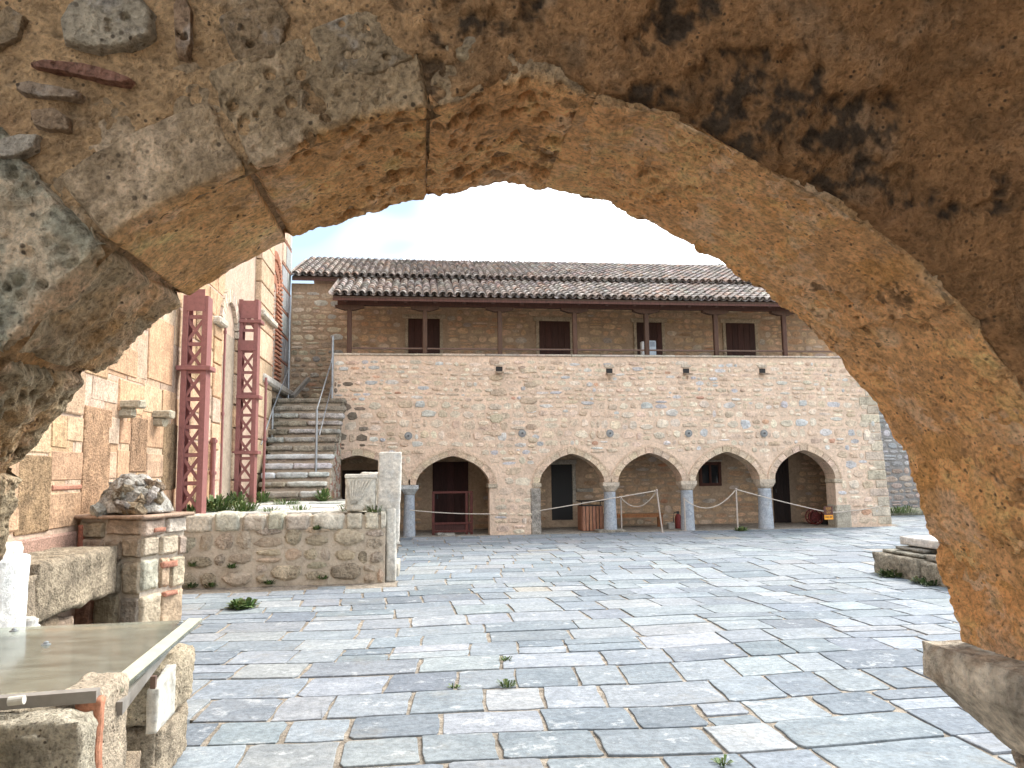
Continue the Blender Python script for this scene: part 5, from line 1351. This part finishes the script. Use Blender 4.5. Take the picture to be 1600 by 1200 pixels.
tag(rock('stone_kerb', boxfn((14.2, 24.6, -.03), (18.5, 25.4, .22)), (40, 10, 4), 'old_stone', None, (0.30, 0.29, 0.22), .05, 731, .2, .4, 1.0), 'low mossy kerb of stones at the foot of the grey far wall', 'kerb')

# ================================================================== FURNITURE OF THE ARCADE
def rope(label, pts, sag=0.0, r=.014):
    P = []
    for a, b in zip(pts[:-1], pts[1:]):
        a, b = Vector(a), Vector(b)
        for k in range(17): f = k / 16; q = a.lerp(b, f); q.z -= sag * 4 * f * (1 - f); P.append(q)
    tag(MB().tube(P, r, 6, (0.50, 0.44, 0.38)).build('barrier_rope', MAT['rope']), label, 'rope', 'barrier ropes across the arcade')
def bpost(label, px, pt, pb, y, lean=0.0, z0=0.0):
    p, q = at(px, pt, 1, y), at(px, pb, 1, y)
    t_ = thing('barrier_post', label, 'post', (p.x + lean, y, z0), 'barrier posts in front of the arcade')
    MB().tube([(p.x + lean, y, z0), (p.x, y, p.z)], .022, 10, (0.42, 0.36, 0.31)).build('shaft', MAT['painted_steel'], t_)
    MB().lathe((p.x, y, p.z - .02), [(.022, 0), (.034, .01), (.034, .035), (.012, .05)], 10, (0.40, 0.34, 0.30)).build('cap', MAT['painted_steel'], t_)
    MB().lathe((p.x + lean, y, z0), [(.06, 0), (.06, .012), (.025, .02)], 12, (0.35, 0.3, 0.27)).build('foot', MAT['painted_steel'], t_)
    return Vector((p.x, y, p.z - .01))
p1 = bpost('leaning barrier post in front of the wooden bench', 1026, 766, 828, 20.0, .12)
p2 = bpost('barrier post in front of the small arcade window', 1150, 764, 826, 20.0)
p3 = bpost('barrier post behind the left column of the bench arch', 970, 777, 826, 20.85, 0, -.04)
p4 = bpost('barrier post against the column right of the bench', 1069, 779, 828, 20.28)
rope('taut rope across the arch with the plank door and gate', [at(640, 797, 1, 20.45), at(766, 803, 1, 20.45)], .03)
rope('taut rope rising from the middle pier past the slatted bin', [at(843, 798, 1, 20.42), p1], .0)
rope('slack rope hanging between the two posts at the bench', [p3, p1], .33)
rope('slack rope hanging below the small arcade window', [p4, p2], .36)
rope('long rope dropping from a post past the right arch', [p2, at(1292, 800, 1, 20.38), at(1330, 798, 1, 20.40), at(1378, 790, 1, 20.44)], .02)
# sign
p = at(1294, 802, 1, 20.36)
t_ = thing('notice_sign', 'small dark red and orange notice hanging from the rope at right', 'sign', (p.x, 20.36, p.z))
MB().box((p.x - .13, 20.34, p.z - .17), (p.x + .13, 20.355, p.z + .19), (0.085, 0.028, 0.022), .004).build('board', MAT['plain'], t_)
MB().box((p.x - .13, 20.334, p.z - .17), (p.x + .13, 20.3395, p.z - .045), (0.75, 0.32, 0.03)).build('orange_band', MAT['plain'], t_)
mb = MB()
for r_, (zz_, ws) in enumerate(((.15, (.03, .05, .03)), (.12, (.05, .03, .06)), (.09, (.04, .04)), (.04, (.03, .05, .02)), (.01, (.05, .04)))):
    x = p.x - sum(ws) / 2 - .01
    for w in ws: mb.box((x, 20.336, p.z + zz_ - .006), (x + w, 20.3395, p.z + zz_ + .006), (0.55, 0.30, 0.06)); x += w + .012
mb.build('small_lettering', MAT['plain'], t_)
mb = MB()
for k, dx in enumerate((-.085, -.045, 0, .045, .085)):
    mb.box((p.x + dx - .014, 20.330, p.z - .12), (p.x + dx + .010, 20.3335, p.z - .09), (0.05, 0.03, 0.02)); mb.box((p.x + dx - .004, 20.330, p.z - .09), (p.x + dx + .010, 20.3335, p.z - .075), (0.05, 0.03, 0.02))
mb.build('band_lettering', MAT['plain'], t_)
# slatted bin
p = at(926, 827, 2, -.04); by = 21.1; q = at(909, 790, 1, by); q2 = at(943, 790, 1, by); zt = at(926, 783, 1, by).z
t_ = thing('slatted_bin', 'wooden slatted litter bin with dark lid inside the arcade', 'bin', ((q.x + q2.x) / 2, by + .2, -.04))
w = q2.x - q.x
MB().box((q.x + .03, by + .03, -.03), (q2.x - .03, by + w - .03, zt - .12), (0.035, 0.03, 0.028)).build('liner', MAT['plain'], t_)
for k in range(6):
    x = q.x + .02 + k * (w - .04) / 6
    MB().box((x + .005, by, .0), (x + (w - .04) / 6 - .018, by + .028, zt - .14), jitc((0.34, 0.165, 0.10), rng), .005).build('slat', MAT['wood'], t_)
    yy = by + .02 + k * (w - .04) / 6
    for xx in (q.x, q2.x - .028): MB().box((xx, yy + .03, .0), (xx + .028, yy + (w - .04) / 6 + .01, zt - .14), jitc((0.32, 0.155, 0.095), rng), .005).build('slat', MAT['wood'], t_)
MB().box((q.x - .02, by - .02, zt - .02), (q2.x + .02, by + w + .02, zt + .01), (0.03, 0.026, 0.024), .01).build('lid', MAT['plain'], t_)
for xx in (q.x + .03, q2.x - .05): MB().box((xx, by + .2, zt - .14), (xx + .02, by + .24, zt - .02), (0.03, 0.026, 0.024)).build('lid_bracket', MAT['plain'], t_)
# bench
by = 21.9; a, b = at(942, 805, 1, by), at(1038, 805, 1, by); zs = at(1000, 803, 1, by).z
t_ = thing('wooden_bench', 'plain brown wooden bench under the second column arch', 'bench', ((a.x + b.x) / 2, by, -.04))
for k in range(3): MB().box((a.x, by + k * .12, zs - .03), (b.x, by + k * .12 + .11, zs), jitc((0.36, 0.155, 0.06), rng), .006).build('seat_plank', MAT['wood'], t_)
MB().box((a.x + .04, by + .02, zs - .10), (b.x - .04, by + .05, zs - .032), (0.30, 0.125, 0.05)).build('apron', MAT['wood'], t_)
for xx in (a.x + .03, b.x - .11):
    for yy in (by + .02, by + .27): MB().box((xx, yy + (.032 if yy < by + .1 else 0), -.04), (xx + .08, yy + .10, zs - .031), (0.33, 0.14, 0.055), .006).build('leg', MAT['wood'], t_)
# fire extinguisher on a pale box
by = 21.4; p = at(1060, 824, 1, by)
t_ = thing('fire_extinguisher', 'red fire extinguisher with black hose beside the bench', 'extinguisher', (p.x, by, -.04))
MB().lathe((p.x, by, -.04), [(.085, 0), (.09, .02), (.09, .34), (.06, .41), (.03, .44)], 16, (0.18, 0.025, 0.022)).build('cylinder', MAT['plain'], t_, True)
MB().box((p.x - .03, by - .03, .40), (p.x + .03, by + .03, .47), (0.04, 0.04, 0.04)).build('valve', MAT['plain'], t_)
MB().tube([(p.x - .02, by, .45), (p.x - .12, by - .02, .43), (p.x - .15, by - .02, .30), (p.x - .13, by - .02, .14)], .014, 8, (0.03, 0.03, 0.03)).build('hose', MAT['plain'], t_)
p = at(1048, 820, 1, by)
t_ = thing('plastic_canister', 'small pale grey canister on the arcade floor left of the extinguisher', 'canister', (p.x, by - .1, -.04))
MB().box((p.x - .12, by - .2, -.04), (p.x + .06, by - .03, .16), (0.34, 0.32, 0.29), .02).build('body', MAT['plain'], t_)
MB().lathe((p.x + .01, by - .115, .16), [(.03, 0), (.03, .03)], 10, (0.25, 0.24, 0.22)).build('cap', MAT['plain'], t_)
# hose reel in the right arch
by = 21.7; p = at(1272, 808, 1, by)
t_ = thing('hose_reel', 'dark red hose reel standing in the shade of the right arch', 'hose reel', (p.x, by, -.04))
for yy in (by - .12, by + .10):
    pts = [(p.x + cos(k * pi / 10) * .21, yy, .22 + sin(k * pi / 10) * .21) for k in range(21)]; MB().tube(pts, .02, 6, (0.16, 0.03, 0.025)).build('rim', MAT['plain'], t_)
    for k in range(4): MB().bar((p.x, yy, .22), (p.x + cos(k * pi / 2 + .5) * .2, yy, .22 + sin(k * pi / 2 + .5) * .2), .02, .02, (0.16, 0.03, 0.025)).build('spoke', MAT['plain'], t_)
MB().tube([(p.x, by - .11, .22), (p.x, by + .09, .22)], .15, 18, (0.10, 0.022, 0.02)).build('coiled_hose', MAT['plain'], t_)
MB().box((p.x + .24, by - .1, -.04), (p.x + .55, by + .1, .30), (0.02, 0.018, 0.017), .02).build('pump_box', MAT['plain'], t_)
# dark red gate in the second arch
by = 20.9; a, b = at(675, 768, 1, by), at(738, 768, 1, by); zt = a.z
t_ = thing('wooden_gate', 'dark red wooden frame gate standing in the arch with the plank door', 'gate', ((a.x + b.x) / 2, by, -.04))
gc = (0.085, 0.022, 0.017)
for xx in (a.x, (a.x + b.x) / 2 + .35, b.x - .06): MB().box((xx, by, -.04), (xx + .07, by + .06, zt - .061), gc, .005).build('upright', MAT['wood'], t_)
for z0_ in (zt - .06, .26, .05): MB().box((a.x, by - .012, z0_), (b.x + .01, by + .05 if z0_ > .5 else by - .001, z0_ + .06), gc, .005).build('rail', MAT['wood'], t_)
MB().box((a.x + .07, by + .03, .11), (b.x - .07, by + .045, .26), (0.05, 0.016, 0.013)).build('panel', MAT['wood'], t_)
tag(rock('loose_stone', boxfn((a.x + .12, by - .3, -.05), (a.x + .6, by - .05, .06)), (10, 8, 4), 'old_stone', None, (0.40, 0.38, 0.34), .03, 741, .1, .2, 1.4), 'loose pale stone lying at the foot of the dark red gate', 'stone')
# something pale on the gallery
by = 21.3
t_ = thing('equipment_cabinet', 'pale blue and white metal cabinet behind a gallery post', 'cabinet', (at(1016, 550, 1, by).x, by, 3.8))
a, b = at(1003, 540, 1, by), at(1026, 532, 1, by)
MB().box((a.x + .20, by, 3.80), (b.x - .02, by + .3, b.z), (0.45, 0.53, 0.60), .02).build('body', MAT['plain'], t_)
MB().box((a.x + .24, by - .008, b.z - .18), (b.x - .06, by - .0005, b.z - .04), (0.25, 0.30, 0.36)).build('panel', MAT['plain'], t_)
for k in range(4): MB().box((a.x + .24, by - .010, 4.70 + k * .07), (b.x - .06, by - .0005, 4.73 + k * .07), (0.12, 0.13, 0.15)).build('vent_slot', MAT['plain'], t_)
MB().box((a.x, by + .05, 3.80), (a.x + .10, by + .2, b.z - .02), (0.55, 0.56, 0.56), .02).build('side_tube', MAT['plain'], t_)
# coiled white hose on the terrace
p = at(352, 776, 2, TZ0); pts = []
for k in range(46): f = k / 45; an = f * 2 * pi * 1.6; pts.append((p.x + .22 * cos(an) * (1 - .4 * f) + .5 * f, 15.6 + .16 * sin(an), TZ0 + .05 + .10 * f * (1 - f) + .02 * sin(an * 3)))
tag(MB().tube(pts, .022, 8, (0.55, 0.54, 0.52)).build('coiled_hose', MAT['plain'], None, True), 'white coiled hose lying on the terrace between the trusses', 'hose')

# ================================================================== WEEDS
rng = random.Random(71)
def weed(label, x, y, z, r, h, n, seed, grassy=False, group='green weeds growing between the stones', cat='weed', dark=1.0):
    rg = random.Random(seed); mb = MB(); G = [(0.075, 0.13, 0.035), (0.11, 0.17, 0.05), (0.06, 0.10, 0.03), (0.16, 0.19, 0.075)]
    for k in range(n):
        an = rg.uniform(0, 2 * pi); d = r * math.sqrt(rg.random()) * .55; bx, by_ = x + cos(an) * d, y + sin(an) * d
        tilt = rg.uniform(.15, 1.25); a2 = an + rg.uniform(-.6, .6); L = h * rg.uniform(.3, 1.2); dirv = Vector((cos(a2) * sin(tilt), sin(a2) * sin(tilt), cos(tilt)))
        sd = Vector((-sin(a2), cos(a2), 0)); c = jitc(rg.choice(G), rg, .25, .1); c = tuple(v * dark for v in c)
        b = Vector((bx, by_, z)); wv = (L * .05 if grassy else L * .16)
        m1, m2, tp = b + dirv * L * .45, b + dirv * L * .8 + Vector((0, 0, -.08 * L)), b + dirv * L + Vector((0, 0, -.22 * L))
        mb.add([b - sd * wv * .2, b + sd * wv * .2, m1 + sd * wv * .8, m1 - sd * wv * .8, m2 + sd * wv, m2 - sd * wv, tp], [(0, 1, 2, 3), (3, 2, 4, 5), (5, 4, 6)], c)
    return tag(mb.build('weed' if not grassy else 'grass_tuft', MAT['leaf']), label, cat, group)
p = at(378, 950, 2, 0); weed('largest leafy weed alone on the paving before the low wall', p.x, p.y, 0, .22, .14, 260, 1)
p = at(792, 1072, 2, 0); weed('flat weed in a paving joint near the centre bottom', p.x, p.y, 0, .10, .06, 70, 2)
p = at(790, 1032, 2, 0); weed('tiny weed in the joint just beyond the flat weed', p.x, p.y, 0, .07, .05, 40, 3)
p = at(1150, 828, 2, 0); weed('weed at the foot of the post before the arcade window', p.x, 19.9, 0, .25, .14, 120, 4)
p = at(1130, 1195, 2, 0); weed('small weed in a joint at the bottom edge of the view', p.x, p.y, 0, .06, .05, 40, 5)
p = at(710, 1075, 2, 0); weed('dark tuft in the long joint left of the flat weed', p.x, p.y, 0, .06, .04, 40, 6)
for i, (px, py, y, r, h, n, lb) in enumerate(((335, 795, 13.2, .40, .34, 420, 'tall bushy grass at the foot of the near truss'), (380, 795, 13.0, .35, .22, 260, 'grass patch right of the near truss foot'), (300, 800, 12.7, .3, .22, 200, 'grass on the wall top left of the near truss'), (448, 775, 15.8, .45, .16, 220, 'grass in the terrace joints between trusses and stair'),
        (408, 778, 16.9, .25, .30, 160, 'tuft at the foot of the thin pole by the stair'), (372, 776, 16.0, .2, .35, 120, 'tuft beside the foot of the far truss'), (505, 780, 17.35, .12, .34, 120, 'tall weed against the right corner of the lowest step'), (545, 800, 12.6, .22, .16, 120, 'yellowish grass left of the carved marble block'), (585, 800, 12.18, .2, .14, 120, 'small weeds before the carved marble block'), (470, 800, 13.0, .3, .12, 140, 'low grass behind the coping of the low wall'), (420, 803, 12.7, .25, .12, 120, 'low grass on the coping near the middle of the low wall'))):
    p = at(px, py, 1, y); weed(lb, p.x, y, TZ0 - .01, r, h, n, 20 + i, True, 'grass growing on the terrace', 'grass')
for i, (px, py, lb, r) in enumerate(((362, 850 + 38, 'moss tuft low in the left half of the low wall', .12), (300, 885, 'moss at the left end of the low wall face', .12), (495, 828, 'small green plant high in the low wall face', .09), (505, 905, 'green plant at the wall foot right of the middle', .12), (300, 918, 'grass at the left foot of the low wall', .14), (330, 917, 'dark weed at the foot of the low wall beside the grass', .12), (420, 913, 'low grass at the wall foot under its middle', .12))):
    p = at(px, py, 1, LW - .06); weed(lb, p.x, LW - .06, max(p.z, 0), r * .8, .09, 60, 60 + i, False, 'plants growing in the low wall', 'plant', .7)
p = at(90, 960, 1, 7.6); weed('dark green plants down in the pit beside the pier', p.x, 7.6, -.05, .5, .35, 320, 90, False, 'plants at the pit', 'plant', .8)
p = at(1385, 895, 1, 10.95); weed('moss on the near corner of the right platform', pa.x - .03, pa.y - .1, .0, .3, .14, 160, 91, False, 'plants at the platform', 'plant', .5)
weed('moss along the long side of the right platform', pa.x - .02, pa.y - .9, .0, .35, .12, 160, 92, False, 'plants at the platform', 'plant', .5)
p = at(1400, 800, 1, 24.6); weed('weedy strip at the foot of the grey far wall', p.x, 24.5, .1, .9, .3, 300, 93, True, 'plants at the far wall', 'plant')
# ================================================================== TREES behind the roof
def tree(label, px, py, y, h, seed):
    rg = random.Random(seed); top = at(px, py, 1, y); t_ = thing('pine_tree', label, 'tree', (top.x, y, 0), 'tree tops behind the roof')
    tr_ = MB().tube([(top.x, y, 0), (top.x + .1, y, top.z * .5), (top.x, y, top.z - .2)], .2, 8, (0.10, 0.075, 0.05), radii=[.28, .2, .05])
    for k in range(12):
        z = top.z * (.6 + .4 * k / 12); an = rg.uniform(0, 6.28); L = (1.05 - k / 13) * 1.6; tr_.tube([(top.x, y, z - .4), (top.x + cos(an) * L, y + sin(an) * L, z)], .05, 5, (0.10, 0.075, 0.05), radii=[.06, .015])
    tr_.build('trunk', MAT['wood'], t_)
    mb = MB()
    for k in range(1500):
        f = rg.random(); z = top.z * (.62 + .38 * f); R_ = (1.05 - f) * 1.7 + .12; an = rg.uniform(0, 6.28); d = R_ * math.sqrt(rg.random()) * (0.6 + .4 * sin(an * 3 + z * 2))
        b = Vector((top.x + cos(an) * d, y + sin(an) * d, z)); v = Vector((rg.uniform(-1, 1), rg.uniform(-1, 1), rg.uniform(-.2, 1))).normalized() * .16; s_ = v.cross(Vector((rg.random(), rg.random(), rg.random()))).normalized() * .035
        mb.add([b - s_, b + s_, b + v + s_ * .4, b + v - s_ * .4], [(0, 1, 2, 3)], jitc((0.05, 0.075, 0.05), rg, .3))
    mb.build('crown', MAT['leaf'], t_)
tree('left of two dark tree tops peeping over the roof by the arch', 1103, 417, 33, 0, 5)
tree('right of two dark tree tops peeping over the roof by the arch', 1126, 415, 34, 0, 8)
